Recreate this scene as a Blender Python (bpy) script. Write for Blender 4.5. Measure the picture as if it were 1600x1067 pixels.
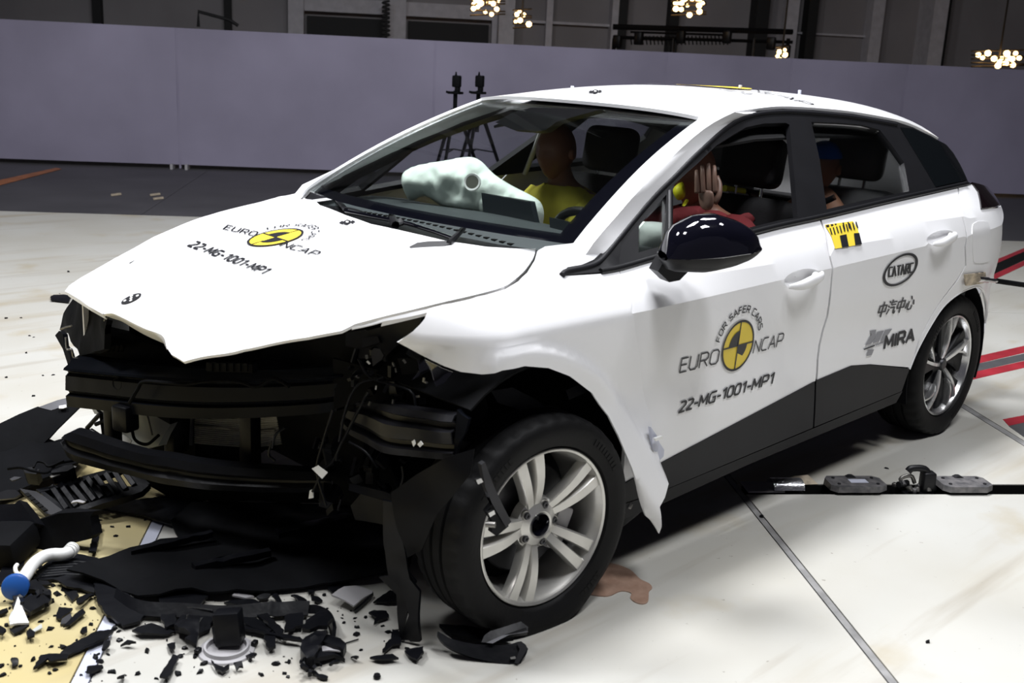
import bpy, bmesh, math, random
from mathutils import Vector, Matrix, noise
from mathutils.geometry import delaunay_2d_cdt
for o in list(bpy.data.objects): bpy.data.objects.remove(o)
scn = bpy.context.scene
COL = scn.collection
random.seed(7)
V3 = Vector
# ------------------------------------------------------------------ camera
CAM = V3((1.9324, 2.8005, 1.5466)); YAW, PIT, ROL, FPX = -2.3521, .256, .0483, 1691.
_f = V3((math.cos(YAW)*math.cos(PIT), math.sin(YAW)*math.cos(PIT), -math.sin(PIT)))
_r = V3((math.sin(YAW), -math.cos(YAW), 0)); _u = _r.cross(_f)
_r, _u = _r*math.cos(ROL)+_u*math.sin(ROL), _u*math.cos(ROL)-_r*math.sin(ROL)
cd = bpy.data.cameras.new('camera'); cam = bpy.data.objects.new('camera', cd); COL.objects.link(cam)
cam.matrix_world = Matrix(((_r.x,_u.x,-_f.x,CAM.x),(_r.y,_u.y,-_f.y,CAM.y),(_r.z,_u.z,-_f.z,CAM.z),(0,0,0,1)))
cd.sensor_fit = 'HORIZONTAL'; cd.sensor_width = 36; cd.lens = 36*FPX/1600
cd.clip_end = 200
cd.dof.use_dof = True; cd.dof.focus_distance = 4.3; cd.dof.aperture_fstop = 5.0
scn.camera = cam
# ------------------------------------------------------------------ light
scn.view_settings.view_transform = 'Standard'; scn.view_settings.look = 'None'
scn.view_settings.exposure = 0.0; scn.view_settings.gamma = 1.0
scn.view_settings.use_curve_mapping = False
w = bpy.data.worlds.new('hall_air'); scn.world = w; w.use_nodes = True
w.node_tree.nodes['Background'].inputs[0].default_value = (.76, .74, 1, 1)
w.node_tree.nodes['Background'].inputs[1].default_value = .06
def area(loc, size, power, col=(.955, .965, 1), target=None, sy=None):
    l = bpy.data.lights.new('hall_light', 'AREA'); l.energy = power; l.color = col
    l.size = size
    if sy: l.shape = 'RECTANGLE'; l.size_y = sy
    o = bpy.data.objects.new('hall_light', l); COL.objects.link(o); o.location = loc
    d = (V3(target) if target else V3((loc[0], loc[1], 0)))-V3(loc)
    o.rotation_euler = d.to_track_quat('-Z', 'Y').to_euler()
    return o
LIGHTS = [((-.6, -.6, 6.6), 1.1, 420), ((-3.2, -.4, 6.6), 1.1, 220), ((2.8, .2, 6.8), 1.1, 100),
          ((.0, 3.2, 7.2), 1.1, 235), ((-3.2, 3.4, 7.2), 1.1, 140), ((3.0, -3.6, 6.6), 1.1, 340)]
for loc, s, p in LIGHTS: area(loc, s, p, target=(loc[0]*.4-.4, loc[1]*.4, 0))
# ------------------------------------------------------------------ projection tools
def ray(px, py): return (_f+_r*((px-800)/FPX)+_u*((533.5-py)/FPX))
def at(px, py, ax, val):
    d = ray(px, py); return CAM+d*((val-CAM[ax])/d[ax])
def on(px, py, P, N):
    d = ray(px, py); return CAM+d*((V3(P)-CAM).dot(N)/d.dot(N))
def gnd(px, py, z=0.0): return at(px, py, 2, z)
def pj(P):
    d = V3(P)-CAM; z = d.dot(_f); return 800+FPX*d.dot(_r)/z, 533.5-FPX*d.dot(_u)/z
def lerp(a, b, t): return a+(b-a)*t
def sst(a, b, x):
    t = max(0., min(1., (x-a)/(b-a))); return t*t*(3-2*t)
def interp(tab, x):
    if x <= tab[0][0]: return tab[0][1]
    for (a, va), (b, vb) in zip(tab, tab[1:]):
        if x <= b: return va+(vb-va)*(x-a)/(b-a)
    return tab[-1][1]
def cr(pts, n=6, closed=False):
    P = [V3(tuple(p)+(0,)*(3-len(p))) for p in pts]; m = len(P); out = []
    segs = m if closed else m-1
    for i in range(segs):
        p0 = P[(i-1) % m] if closed or i > 0 else P[0]*2-P[1]
        p1, p2 = P[i], P[(i+1) % m]
        p3 = P[(i+2) % m] if closed or i < m-2 else P[-1]*2-P[-2]
        for k in range(n):
            t = k/n
            out.append(.5*((2*p1)+(p2-p0)*t+(2*p0-5*p1+4*p2-p3)*t*t+(3*p1-p0-3*p2+p3)*t**3))
    if not closed: out.append(P[-1])
    if len(pts[0]) == 2: return [(p.x, p.y) for p in out]
    return out
def dens(pts, step):
    out = []
    for i, a in enumerate(pts):
        b = pts[(i+1) % len(pts)]; L = math.dist(a, b); n = max(1, int(L/step))
        out += [tuple(lerp(a[k], b[k], j/n) for k in range(len(a))) for j in range(n)]
    return out
# ------------------------------------------------------------------ materials
def mat(name, col, rough=.5, metal=0., var=.0, scale=8., bump=0., bscale=60., coat=0., spec=.5, emit=None, es=0., col2=None):
    m = bpy.data.materials.new(name); m.use_nodes = True; nt = m.node_tree; N = nt.nodes; L = nt.links
    b = N['Principled BSDF']; b.inputs['Roughness'].default_value = rough; b.inputs['Metallic'].default_value = metal
    b.inputs['Coat Weight'].default_value = coat; b.inputs['Coat Roughness'].default_value = .03
    b.inputs['Specular IOR Level'].default_value = spec
    tc = N.new('ShaderNodeTexCoord')
    nz = N.new('ShaderNodeTexNoise'); nz.inputs['Scale'].default_value = scale; nz.inputs['Detail'].default_value = 5
    L.new(tc.outputs['Object'], nz.inputs['Vector'])
    rp = N.new('ShaderNodeValToRGB'); L.new(nz.outputs['Fac'], rp.inputs['Fac'])
    c2 = col2 or tuple(max(0, c*(1-var)) for c in col)
    rp.color_ramp.elements[0].position = .35; rp.color_ramp.elements[1].position = .68
    rp.color_ramp.elements[0].color = (*c2, 1); rp.color_ramp.elements[1].color = (*col, 1)
    L.new(rp.outputs['Color'], b.inputs['Base Color'])
    if bump:
        n2 = N.new('ShaderNodeTexNoise'); n2.inputs['Scale'].default_value = bscale; L.new(tc.outputs['Object'], n2.inputs['Vector'])
        bp = N.new('ShaderNodeBump'); bp.inputs['Strength'].default_value = bump; bp.inputs['Distance'].default_value = .01
        L.new(n2.outputs['Fac'], bp.inputs['Height']); L.new(bp.outputs['Normal'], b.inputs['Normal'])
    if emit:
        b.inputs['Emission Color'].default_value = (*emit, 1); b.inputs['Emission Strength'].default_value = es
    return m
def glassmat(name, tint, refl=1.0):
    m = bpy.data.materials.new(name); m.use_nodes = True; nt = m.node_tree; N = nt.nodes; L = nt.links
    N.remove(N['Principled BSDF']); out = N['Material Output']
    t = N.new('ShaderNodeBsdfTransparent'); t.inputs[0].default_value = (*tint, 1)
    g = N.new('ShaderNodeBsdfGlossy'); g.inputs['Roughness'].default_value = .01
    fr = N.new('ShaderNodeFresnel'); fr.inputs[0].default_value = 1.5
    mu = N.new('ShaderNodeMath'); mu.operation = 'MULTIPLY'; mu.inputs[1].default_value = refl
    mx = N.new('ShaderNodeMixShader'); L.new(fr.outputs[0], mu.inputs[0]); L.new(mu.outputs[0], mx.inputs[0])
    L.new(t.outputs[0], mx.inputs[1]); L.new(g.outputs[0], mx.inputs[2]); L.new(mx.outputs[0], out.inputs[0])
    return m
M = dict(
    paint=mat('white_paint', (.86, .86, .87), .28, coat=.35, var=.01),
    gloss=mat('gloss_black', (.004, .004, .008), .06, coat=1.),
    trim=mat('black_trim', (.007, .007, .0085), .42, var=.2, bump=.05, bscale=400, spec=.3),
    seal=mat('rubber_seal', (.02, .02, .022), .5),
    clad=mat('cladding', (.010, .010, .0125), .5, var=.15, bump=.04, bscale=500, spec=.2),
    plastic=mat('black_plastic', (.0048, .0052, .0072), .40, var=.3, bump=.12, bscale=30, spec=.2),
    matte=mat('matte_black', (.0034, .0037, .0048), .75, var=.3, bump=.2, bscale=20, spec=.1),
    linerb=mat('liner_black', (.004, .004, .0045), .5, var=.3, bump=.25, bscale=14, spec=.12),
    railsteel=mat('scuffed_steel', (.022, .022, .026), .3, var=.5, scale=9, bump=.06, bscale=15, spec=.2),
    beam=mat('coated_steel', (.006, .007, .010), .3, var=.2, scale=5, bump=.06, bscale=15, spec=.06),
    dkmetal=mat('dark_metal', (.06, .06, .065), .4, .7, var=.3),
    silver=mat('alloy_silver', (.62, .61, .58), .33, .75, var=.06, scale=30),
    machined=mat('machined_alloy', (.62, .62, .62), .25, .9),
    barrel=mat('rim_barrel', (.45, .44, .43), .3, .8, var=.2),
    tyre=mat('tyre_rubber', (.0045, .0045, .005), .6, var=.25, bump=.08, bscale=80, spec=.2),
    chrome=mat('bright_steel', (.7, .7, .7), .2, 1.),
    galv=mat('galvanised', (.32, .31, .29), .4, .8, var=.4, scale=25),
    ink=mat('black_ink', (.012, .012, .016), .45),
    yellow=mat('sticker_yellow', (.80, .60, .05), .45, var=.03),
    grey=mat('sticker_grey', (.26, .26, .28), .4),
    white=mat('white_plastic', (.82, .82, .80), .35, var=.04),
    greyplastic=mat('grey_plastic', (.42, .41, .42), .5, var=.1),
    milky=mat('milky_plastic', (.52, .54, .52), .5, var=.15),
    blue=mat('blue_cap', (.015, .09, .36), .35, var=.05),
    bag=mat('airbag_cloth', (.84, .92, .84), .85, var=.1, scale=10, bump=.25, bscale=22),
    bagin=mat('airbag_hole', (.12, .12, .10), .9),
    shirt=mat('yellow_shirt', (.66, .60, .07), .85, var=.12, scale=12, bump=.15, bscale=40),
    skin=mat('dummy_skin', (.26, .12, .075), .45, var=.1, bump=.05),
    skin2=mat('dummy_hand_skin', (.27, .165, .125), .42, var=.12, bump=.05),
    childskin=mat('child_dummy_skin', (.62, .30, .18), .5, var=.08),
    bluecloth=mat('blue_cap_cloth', (.03, .22, .90), .6, var=.1),
    red=mat('red_cloth', (.22, .02, .025), .8, var=.2, bump=.15, bscale=60),
    hivis=mat('hivis_yellow', (.85, .85, .03), .5, var=.1),
    seat=mat('seat_cloth', (.018, .018, .02), .8, var=.2, bump=.15, bscale=150),
    seatgrey=mat('seat_grey', (.24, .24, .25), .7, var=.2, bump=.15, bscale=120),
    dash=mat('dash_plastic', (.035, .042, .045), .6, var=.15, bump=.08, bscale=200),
    screen=mat('screen_back', (.012, .016, .02), .35),
    lining=mat('cabin_lining', (.02, .02, .021), .9, var=.1),
    lightgrey=mat('light_grey_trim', (.36, .36, .36), .5),
    ws=glassmat('windscreen_glass', (.95, .975, .965), .35),
    sideglass=glassmat('side_glass', (.93, .94, .94), .6),
    dkglass=mat('privacy_glass', (.004, .005, .006), .04, coat=.5),
    clear=glassmat('clear_plastic', (.5, .5, .52), 3.),
    lens=mat('tail_lens', (.005, .002, .003), .06, coat=1.),
    plate=mat('floor_paint', (.525, .52, .485), .42, var=0, scale=1.3, bump=.02, bscale=60, col2=(.475, .46, .41)),
    plateY=mat('floor_yellow', (.52, .45, .25), .5, scale=2.0, bump=.02, col2=(.48, .395, .19)),
    plateB=mat('floor_blue_white', (.56, .58, .68), .5, var=.06),
    concrete=mat('hall_concrete', (.075, .073, .08), .55, var=.3, scale=1.2, bump=.05),
    steelseam=mat('seam_steel', (.34, .335, .33), .4, .0, var=.4, scale=12),
    slotdark=mat('slot_dark', (.004, .004, .004), .9, spec=.2),
    redpaint=mat('red_floor_paint', (.42, .03, .045), .45, var=.3, scale=6),
    darkpaint=mat('grey_floor_paint', (.10, .10, .105), .5, var=.3, scale=6),
    orange=mat('orange_floor_paint', (.45, .16, .06), .6, var=.4),
    spill=mat('brown_spill', (.42, .28, .21), .3, var=.15, scale=30, col2=(.32, .20, .145)),
    screenwall=mat('screen_fabric', (.32, .295, .40), .75, var=.30, scale=.55),
    hallwall=mat('hall_cladding', (.34, .32, .33), .7, var=.25, scale=.5),
    hallcol=mat('hall_column', (.62, .60, .64), .6, var=.15),
    halldark=mat('hall_dark', (.012, .012, .013), .7),
    lamp=mat('lamp_glow', (1, .8, .5), .4, emit=(1, .62, .25), es=9.),
    lampfix=mat('lamp_lattice', (.05, .04, .03), .5, .5),
    foil=mat('silver_tape', (.6, .6, .62), .25, .9, var=.3, scale=40, bump=.4, bscale=60),
    tape=mat('worn_tape', (.62, .52, .38), .6, var=.5, scale=30),
    trolley=mat('trolley_steel', (.22, .21, .21), .45, .3, var=.5, scale=30, col2=(.09, .09, .095)),
    paper=mat('paper_tag', (.75, .75, .72), .7),
    foam=mat('ceiling_panel', (.04, .04, .042), .9),
)
def stain(m, cols, amt):
    """worn paint: blotches, drag streaks and specks that belong to the floor itself"""
    nt = m.node_tree; N = nt.nodes; L = nt.links; b = N['Principled BSDF']; src = b.inputs['Base Color'].links[0].from_socket; tc = N.new('ShaderNodeTexCoord')
    for (rot, sc, lo, hi, col, a) in cols:
        mp = N.new('ShaderNodeMapping'); mp.inputs['Rotation'].default_value = (0, 0, rot); mp.inputs['Scale'].default_value = sc; L.new(tc.outputs['Object'], mp.inputs['Vector'])
        nz = N.new('ShaderNodeTexNoise'); nz.inputs['Scale'].default_value = 1; nz.inputs['Detail'].default_value = 6; L.new(mp.outputs[0], nz.inputs['Vector'])
        mr = N.new('ShaderNodeMapRange'); mr.inputs[1].default_value = lo; mr.inputs[2].default_value = hi; mr.inputs[4].default_value = a*amt; L.new(nz.outputs['Fac'], mr.inputs[0])
        mx = N.new('ShaderNodeMix'); mx.data_type = 'RGBA'; L.new(mr.outputs[0], mx.inputs[0]); L.new(src, mx.inputs[6]); mx.inputs[7].default_value = (*col, 1); src = mx.outputs[2]
    L.new(src, b.inputs['Base Color'])
STAINS = [(.6, (.5, 4., 1), .54, .74, (.36, .30, .20), .7), (-.66, (.6, 7., 1), .58, .75, (.30, .26, .20), .6), (0, (2.2, 2.2, 1), .60, .72, (.40, .33, .20), .5), (0, (45, 45, 1), .70, .74, (.16, .13, .10), .6)]
stain(M['plate'], STAINS, 1.); stain(M['plateY'], STAINS[:3], .5)
# ------------------------------------------------------------------ object tools
ORG = {}
def tag(o, label=None, cat=None, group=None, kind=None):
    if label: o['label'] = label
    if cat: o['category'] = cat
    if group: o['group'] = group
    if kind: o['kind'] = kind
    return o
def link(name, data, parent=None, loc=None):
    o = bpy.data.objects.new(name, data); COL.objects.link(o)
    if parent is not None:
        o.parent = parent
        o.matrix_parent_inverse = Matrix.Translation(-ORG.get(parent.name, V3((0, 0, 0))))
    if loc is not None: o.location = loc
    ORG[o.name] = V3(loc) if loc is not None else V3((0, 0, 0))
    return o
def thing(name, loc, label, cat, group=None, kind=None):
    o = link(name, None, None, V3(loc)); o.empty_display_size = .1
    return tag(o, label, cat, group, kind)
def mk(name, V, F, m, parent=None, smooth=35, origin=None):
    V = [V3(v) for v in V]
    if parent is None:
        if origin is None:
            n = len(V); origin = V3((sum(v.x for v in V)/n, sum(v.y for v in V)/n, min(v.z for v in V)))
        V = [v-origin for v in V]
    me = bpy.data.meshes.new(name); me.from_pydata([tuple(v) for v in V], [], F); me.update()
    mm = m if isinstance(m, (list, tuple)) else [m]
    for q in mm: me.materials.append(q)
    if smooth:
        for p in me.polygons: p.use_smooth = True
        if smooth < 180: me.set_sharp_from_angle(angle=math.radians(smooth))
    return link(name, me, parent, origin if parent is None else None)
def fixn(V, F):
    bm = bmesh.new(); vs = [bm.verts.new(v) for v in V]
    for f in F:
        try: bm.faces.new([vs[i] for i in f])
        except ValueError: pass
    bmesh.ops.recalc_face_normals(bm, faces=bm.faces)
    bm.verts.index_update()
    o = ([tuple(v.co) for v in bm.verts], [[v.index for v in f.verts] for f in bm.faces]); bm.free(); return o
def inpoly(p, poly):
    x, y = p[0], p[1]; c = False; j = len(poly)-1
    for i in range(len(poly)):
        xi, yi = poly[i][0], poly[i][1]; xj, yj = poly[j][0], poly[j][1]
        if (yi > y) != (yj > y) and x < (xj-xi)*(y-yi)/(yj-yi)+xi: c = not c
        j = i
    return c
def tri2d(outline, holes=(), res=.04, lines=()):
    outs = [dens(outline, res)]+[dens(h, res) for h in holes]
    verts = []; edges = []
    for L in outs:
        b = len(verts); n = len(L); verts += [V3((p[0], p[1])).to_2d() for p in L]
        edges += [(b+i, b+(i+1) % n) for i in range(n)]
    for L in lines:
        prev = None
        for p in L:
            if not inpoly(p, outs[0]) or min(math.dist(p, q) for q in outs[0]) < res*.3 or any(inpoly(p, h) or min(math.dist(p, q) for q in h) < res*.3 for h in outs[1:]): prev = None; continue
            verts.append(V3((p[0], p[1])).to_2d())
            if prev is not None: edges.append((prev, len(verts)-1))
            prev = len(verts)-1
    xs = [p[0] for p in outs[0]]; ys = [p[1] for p in outs[0]]
    nx = int((max(xs)-min(xs))/res); ny = int((max(ys)-min(ys))/res)
    bset = {}
    for p in verts: bset.setdefault((int(p.x//res), int(p.y//res)), []).append(p)
    for i in range(1, nx+1):
        for j in range(1, ny+1):
            p = (min(xs)+(i+(.5 if j % 2 else 0))*res, min(ys)+j*res)
            if not inpoly(p, outs[0]) or any(inpoly(p, h) for h in outs[1:]): continue
            ci, cj = int(p[0]//res), int(p[1]//res)
            if any((q.x-p[0])**2+(q.y-p[1])**2 < (.45*res)**2 for a in (-1, 0, 1) for b2 in (-1, 0, 1) for q in bset.get((ci+a, cj+b2), ())): continue
            verts.append(V3((p[0], p[1])).to_2d())
    v, e, f, *_ = delaunay_2d_cdt(verts, edges, [], 0, 1e-6)
    keep = []
    for t in f:
        c = [sum(v[i][k] for i in t)/len(t) for k in (0, 1)]
        if inpoly(c, outs[0]) and not any(inpoly(c, h) for h in outs[1:]): keep.append(list(t))
    used = sorted({i for t in keep for i in t}); mp = {a: i for i, a in enumerate(used)}
    return [(v[i][0], v[i][1]) for i in used], [[mp[i] for i in t] for t in keep]
def shell(P, T, nrm, thick):
    """front sheet P with triangles T, back sheet offset by -nrm*thick, closed rim"""
    n = len(P); V = list(P)+[P[i]-nrm[i]*thick for i in range(n)]; F = []; cnt = {}
    for t in T:
        a = (P[t[1]]-P[t[0]]).cross(P[t[2]]-P[t[0]])
        if a.dot(nrm[t[0]]) < 0: t = t[::-1]
        F.append(t); F.append([i+n for i in t[::-1]])
        for i in range(3): cnt[(t[i], t[(i+1) % 3])] = 1
    for (a, b) in list(cnt):
        if (b, a) not in cnt: F.append([b, a, a+n, b+n])
    return V, F
def panel(name, outline, FN, m, parent, thick=.012, res=.04, holes=(), out=(0, 1, 0), smooth=40, lift=0., warp=None, mirror=False, lines=()):
    q, T = tri2d(outline, holes, res, lines); e = 1e-3; P = []; Nn = []; out = V3(out)
    for a, b in q:
        p = FN(a, b); n = (FN(a+e, b)-p).cross(FN(a, b+e)-p)
        n = n.normalized() if n.length > 1e-12 else out
        if n.dot(out) < 0: n = -n
        if warp: p = warp(p)
        P.append(p+n*lift); Nn.append(n)
    V, F = shell(P, T, Nn, thick)
    if mirror:
        V = [V3((v.x, -v.y, v.z)) for v in V]; F = [f[::-1] for f in F]
    return mk(name, V, F, m, parent, smooth)
def sheet(name, pxs, P0, N, m, parent=None, thick=.006, res=.05, crumple=.0, cs=6., holes=(), smooth=40, fn=None):
    """a panel standing in the plane (P0,N); its outline is read through pixels"""
    N = V3(N).normalized()
    ax = N.cross(V3((0, 0, 1)) if abs(N.z) < .95 else V3((1, 0, 0))).normalized(); ay = N.cross(ax); P0 = V3(P0)
    def to2(p): d = on(p[0], p[1], P0, N)-P0; return (d.dot(ax), d.dot(ay))
    sd = V3((P0.x*3, P0.y*3, 5.))
    def FN(a, b):
        p = P0+ax*a+ay*b
        if crumple: p = p+N*(crumple*noise.noise(p*cs+sd))
        if fn: p = p+N*fn(a, b)
        return p
    outv = N if N.dot(CAM-P0) > 0 else -N
    return panel(name, [to2(p) for p in pxs], FN, m, parent, thick, res, [[to2(p) for p in h] for h in holes], outv, smooth)
def grid(name, rows, m, parent=None, smooth=40, closed=False, thick=0., flip=False, capends=False):
    nr, nc = len(rows), len(rows[0]); V = [V3(p) for r in rows for p in r]; F = []
    for i in range(nr-1):
        for j in range(nc if closed else nc-1):
            a = i*nc+j; b = i*nc+(j+1) % nc
            F.append([a, b, b+nc, a+nc] if not flip else [a, a+nc, b+nc, b])
    if capends:
        F.append(list(range(nc))[::-1]); F.append([(nr-1)*nc+j for j in range(nc)])
    if thick:
        nr_ = [V3((0, 0, 0)) for _ in V]
        for f in F:
            n = (V[f[1]]-V[f[0]]).cross(V[f[2]]-V[f[0]])+(V[f[2]]-V[f[0]]).cross(V[f[3]]-V[f[0]]) if len(f) == 4 else V3((0, 0, 0))
            for i in f: nr_[i] += n
        T = [t for f in F for t in ([f[0], f[1], f[2]], [f[0], f[2], f[3]])]
        V, F = shell(V, T, [n.normalized() for n in nr_], thick)
    return mk(name, V, F, m, parent, smooth)
def frame(d):
    d = d.normalized(); a = d.cross(V3((0, 0, 1)))
    if a.length < .05: a = d.cross(V3((1, 0, 0)))
    a.normalize(); return a, d.cross(a)
def tubegeo(pts, r, n=8, rr=None):
    P = [V3(p) for p in pts]; rows = []
    a = None
    for i, p in enumerate(P):
        d = (P[min(i+1, len(P)-1)]-P[max(i-1, 0)]).normalized()
        if a is None: a, b = frame(d)
        else:
            a = (a-d*a.dot(d)).normalized(); b = d.cross(a)
        R = rr[i] if rr else r
        rows.append([p+(a*math.cos(2*math.pi*k/n)+b*math.sin(2*math.pi*k/n))*R for k in range(n)])
    V = [p for q in rows for p in q]; F = []
    for i in range(len(rows)-1):
        for k in range(n): F.append([i*n+k, i*n+(k+1) % n, (i+1)*n+(k+1) % n, (i+1)*n+k])
    F.append(list(range(n))[::-1]); F.append([(len(rows)-1)*n+k for k in range(n)])
    return V, F
def tube(name, pts, r, m, parent=None, n=8, rr=None, smooth=60):
    V, F = tubegeo(pts, r, n, rr); V, F = fixn(V, F); return mk(name, V, F, m, parent, smooth)
def boxgeo(c, s, rot=None, bev=.0, seg=2):
    bm = bmesh.new(); bmesh.ops.create_cube(bm, size=1)
    for v in bm.verts: v.co = V3((v.co.x*s[0], v.co.y*s[1], v.co.z*s[2]))
    if bev: bmesh.ops.bevel(bm, geom=bm.edges[:], offset=bev, segments=seg, profile=.5, affect='EDGES')
    R = rot if rot is not None else Matrix.Identity(3)
    V = [V3(c)+R @ v.co for v in bm.verts]; bm.verts.index_update()
    F = [[v.index for v in f.verts] for f in bm.faces]; bm.free(); return V, F
def rbox(name, c, s, m, parent=None, rot=None, bev=.01, seg=2, smooth=40):
    V, F = boxgeo(c, s, rot, bev, seg); return mk(name, V, F, m, parent, smooth)
def join(name, parts, m, parent=None, smooth=40, kind=None):
    V = []; F = []
    for v, f in parts:
        b = len(V); V += list(v); F += [[i+b for i in q] for q in f]
    o = mk(name, V, F, m, parent, smooth)
    if kind: o['kind'] = kind
    return o
def lathegeo(prof, n, X, caps=False):
    """prof: (radius, y); X: 4x4 placing local +Y as the axis"""
    V = []; F = []; k = len(prof)
    for i in range(n):
        a = 2*math.pi*i/n
        for r, y in prof: V.append(X @ V3((r*math.cos(a), y, r*math.sin(a))))
    for i in range(n):
        for j in range(k-1):
            a = i*k+j; b = ((i+1) % n)*k+j; F.append([a, a+1, b+1, b])
    return V, F
def lathe(name, prof, n, X, m, parent=None, smooth=40):
    V, F = lathegeo(prof, n, X); V, F = fixn(V, F); return mk(name, V, F, m, parent, smooth)
def axisX(P, n, up=V3((0, 0, 1))):
    n = V3(n).normalized(); x = n.cross(up).normalized(); z = x.cross(n)
    return Matrix(((x.x, n.x, z.x, P[0]), (x.y, n.y, z.y, P[1]), (x.z, n.z, z.z, P[2]), (0, 0, 0, 1)))
def rotz(a): return Matrix.Rotation(a, 3, 'Z')
def rot3(x=0, y=0, z=0): return Matrix.Rotation(z, 3, 'Z') @ Matrix.Rotation(y, 3, 'Y') @ Matrix.Rotation(x, 3, 'X')
# ------------------------------------------------------------------ hall floor
O0 = V3((-1.407, .745, 0)); E1 = V3((-.791, .611, 0)); E2 = V3((.611, .791, 0))
def UV(u, v, z=0.): return O0+E1*u+E2*v+V3((0, 0, z))
def uvbox(u0, u1, v0, v1, z0, z1):
    V = [UV(u, v, z) for z in (z0, z1) for u, v in ((u0, v0), (u1, v0), (u1, v1), (u0, v1))]
    return fixn(V, [[3, 2, 1, 0], [4, 5, 6, 7], [0, 1, 5, 4], [1, 2, 6, 5], [2, 3, 7, 6], [3, 0, 4, 7]])
V, F = uvbox(-22, 22, -24, 14, -.4, -.15)
floor = tag(mk('floor', V, F, M['slotdark'], None, 0), kind='structure')
G = .0025
for u0, u1, v0, v1, mm in ((-9, -5, -6.5, -.3, 'plate'), (-5, -2.14, -6.5, -.3, 'plate'), (-9, -5, -.3, 3.5, 'plate'),
        (-5, -2.14, -.3, 3.5, 'plateY'), (-2.14, -2.095, -.3, 3.5, 'plateB'), (-2.14, -.045, -6.5, -.3, 'plate'),
        (-2.095, -.045, -.3, 3.5, 'plate'), (-.045, -.018, -6.5, -.097, 'steelseam'), (-.045, -.018, 0, 3.5, 'steelseam'),
        (-.018, 1.43, -6.5, -3.2, 'plate'), (-.018, 1.43, -3.2, -.097, 'plate'), (-.018, 1.43, 0, 3.5, 'plate'), (1.43, 1.47, -3.2, -.097, 'steelseam'),
        (1.47, 4.6, -6.5, -3.2, 'plate'), (1.43, 1.47, -6.5, -3.2, 'steelseam'), (1.47, 4.6, -3.2, -.097, 'plate'), (1.43, 4.6, 0, 3.5, 'plate'), (4.6, 9, -6.5, -.097, 'plate'), (4.6, 9, 0, 3.5, 'plate'),
        (-.045, -.018, -.097, 0, 'steelseam')):
    V, F = uvbox(u0+G, u1-G, v0+G, v1-G, -.15, 0.); mk('floor_plate', V, F, M[mm], floor, 0)
for u0, u1 in ((-22, -3.6), (-3.6, 4.1), (4.1, 22)):
    V, F = uvbox(u0+G, u1-G, -24, -6.505, -.15, -.004); mk('concrete_slab', V, F, M['concrete'], floor, 0)
V, F = uvbox(-22, 22, 3.505, 14, -.15, -.004); mk('concrete_slab', V, F, M['concrete'], floor, 0)
for u0, u1 in ((-22, -9.005), (9.005, 22)):
    V, F = uvbox(u0, u1, -6.5, 3.5, -.15, -.004); mk('concrete_slab', V, F, M['concrete'], floor, 0)
def stripe(a0, a1, b0, b1, mm, L=3.0):
    A0, A1, B0, B1 = gnd(*a0, .0015), gnd(*a1, .0015), gnd(*b0, .0015), gnd(*b1, .0015)
    d = ((B0+B1)/2-(A0+A1)/2).normalized(); wv = V3((-d.y, d.x, 0)); wd = abs((A1-A0).dot(wv))
    if (A1-A0).dot(wv) < 0: wv = -wv
    P = [A0, A1, A0+wv*wd+d*L, A0+d*L]; P[1] = A0+wv*wd+d*((A1-A0).dot(d))
    V, F = fixn(P+[p-V3((0, 0, .003)) for p in P], [[0, 1, 2, 3], [7, 6, 5, 4]]+[[i, (i+1) % 4, 4+(i+1) % 4, 4+i] for i in range(4)])
    return mk('floor_marking', V, F, M[mm], floor, 0)
def marking(pxs, mm, z=.0015, name='floor_marking'):
    P = [gnd(x, y, z) for x, y in pxs]; n = len(P)
    V, F = fixn(P+[p-V3((0, 0, .003)) for p in P], [list(range(n)), list(range(n, 2*n))[::-1]]+[[i, (i+1) % n, n+(i+1) % n, n+i] for i in range(n)])
    return mk(name, V, F, M[mm], floor, 0)
for a0, a1, b0, b1, mm, L in (((1516, 559), (1514, 571), (1640, 530), (1640, 543), 'redpaint', 3.2), ((1514, 571.3), (1512, 583), (1640, 543.3), (1640, 554), 'darkpaint', 3.2), ((1512, 583.3), (1510, 595), (1640, 554.3), (1640, 566), 'redpaint', 3.2),
        ((1553, 407), (1553, 413), (1640, 371), (1640, 376), 'redpaint', 4), ((1553, 413.3), (1553, 428), (1640, 376.3), (1640, 388), 'slotdark', 4), ((1553, 428.3), (1553, 437), (1640, 388.3), (1640, 397), 'redpaint', 4),
        ((1567, 655), (1576, 665), (1640, 641), (1640, 652), 'redpaint', 2.2), ((1576, 665.5), (1602, 684), (1640, 652.5), (1640, 672), 'darkpaint', 2.2)):
    stripe(a0, a1, b0, b1, mm, L)
marking([(399, 925.5), (460, 914.5), (513, 907), (513, 908.4), (460, 916), (399, 927)], 'darkpaint')
marking([(-40, 292), (0, 281), (88, 262), (96, 264), (4, 288), (-40, 300)], 'orange', .002)
for x, y in ((182, 303), (243, 303), (248, 309)): marking([(x-9, y), (x+7, y-2), (x+8, y+1), (x-8, y+3)], 'tape', .002)
def vplane(v): return UV(0, v), E2
def onv(px, py, v): return on(px, py, *vplane(v))
# faint drag marks in the paint
for pp in ([(0, 545), (60, 515), (112, 486), (116, 491), (70, 522), (0, 556)], [(1500, 636), (1548, 660), (1600, 700), (1600, 704), (1545, 665), (1498, 640)]):
    pass
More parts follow.
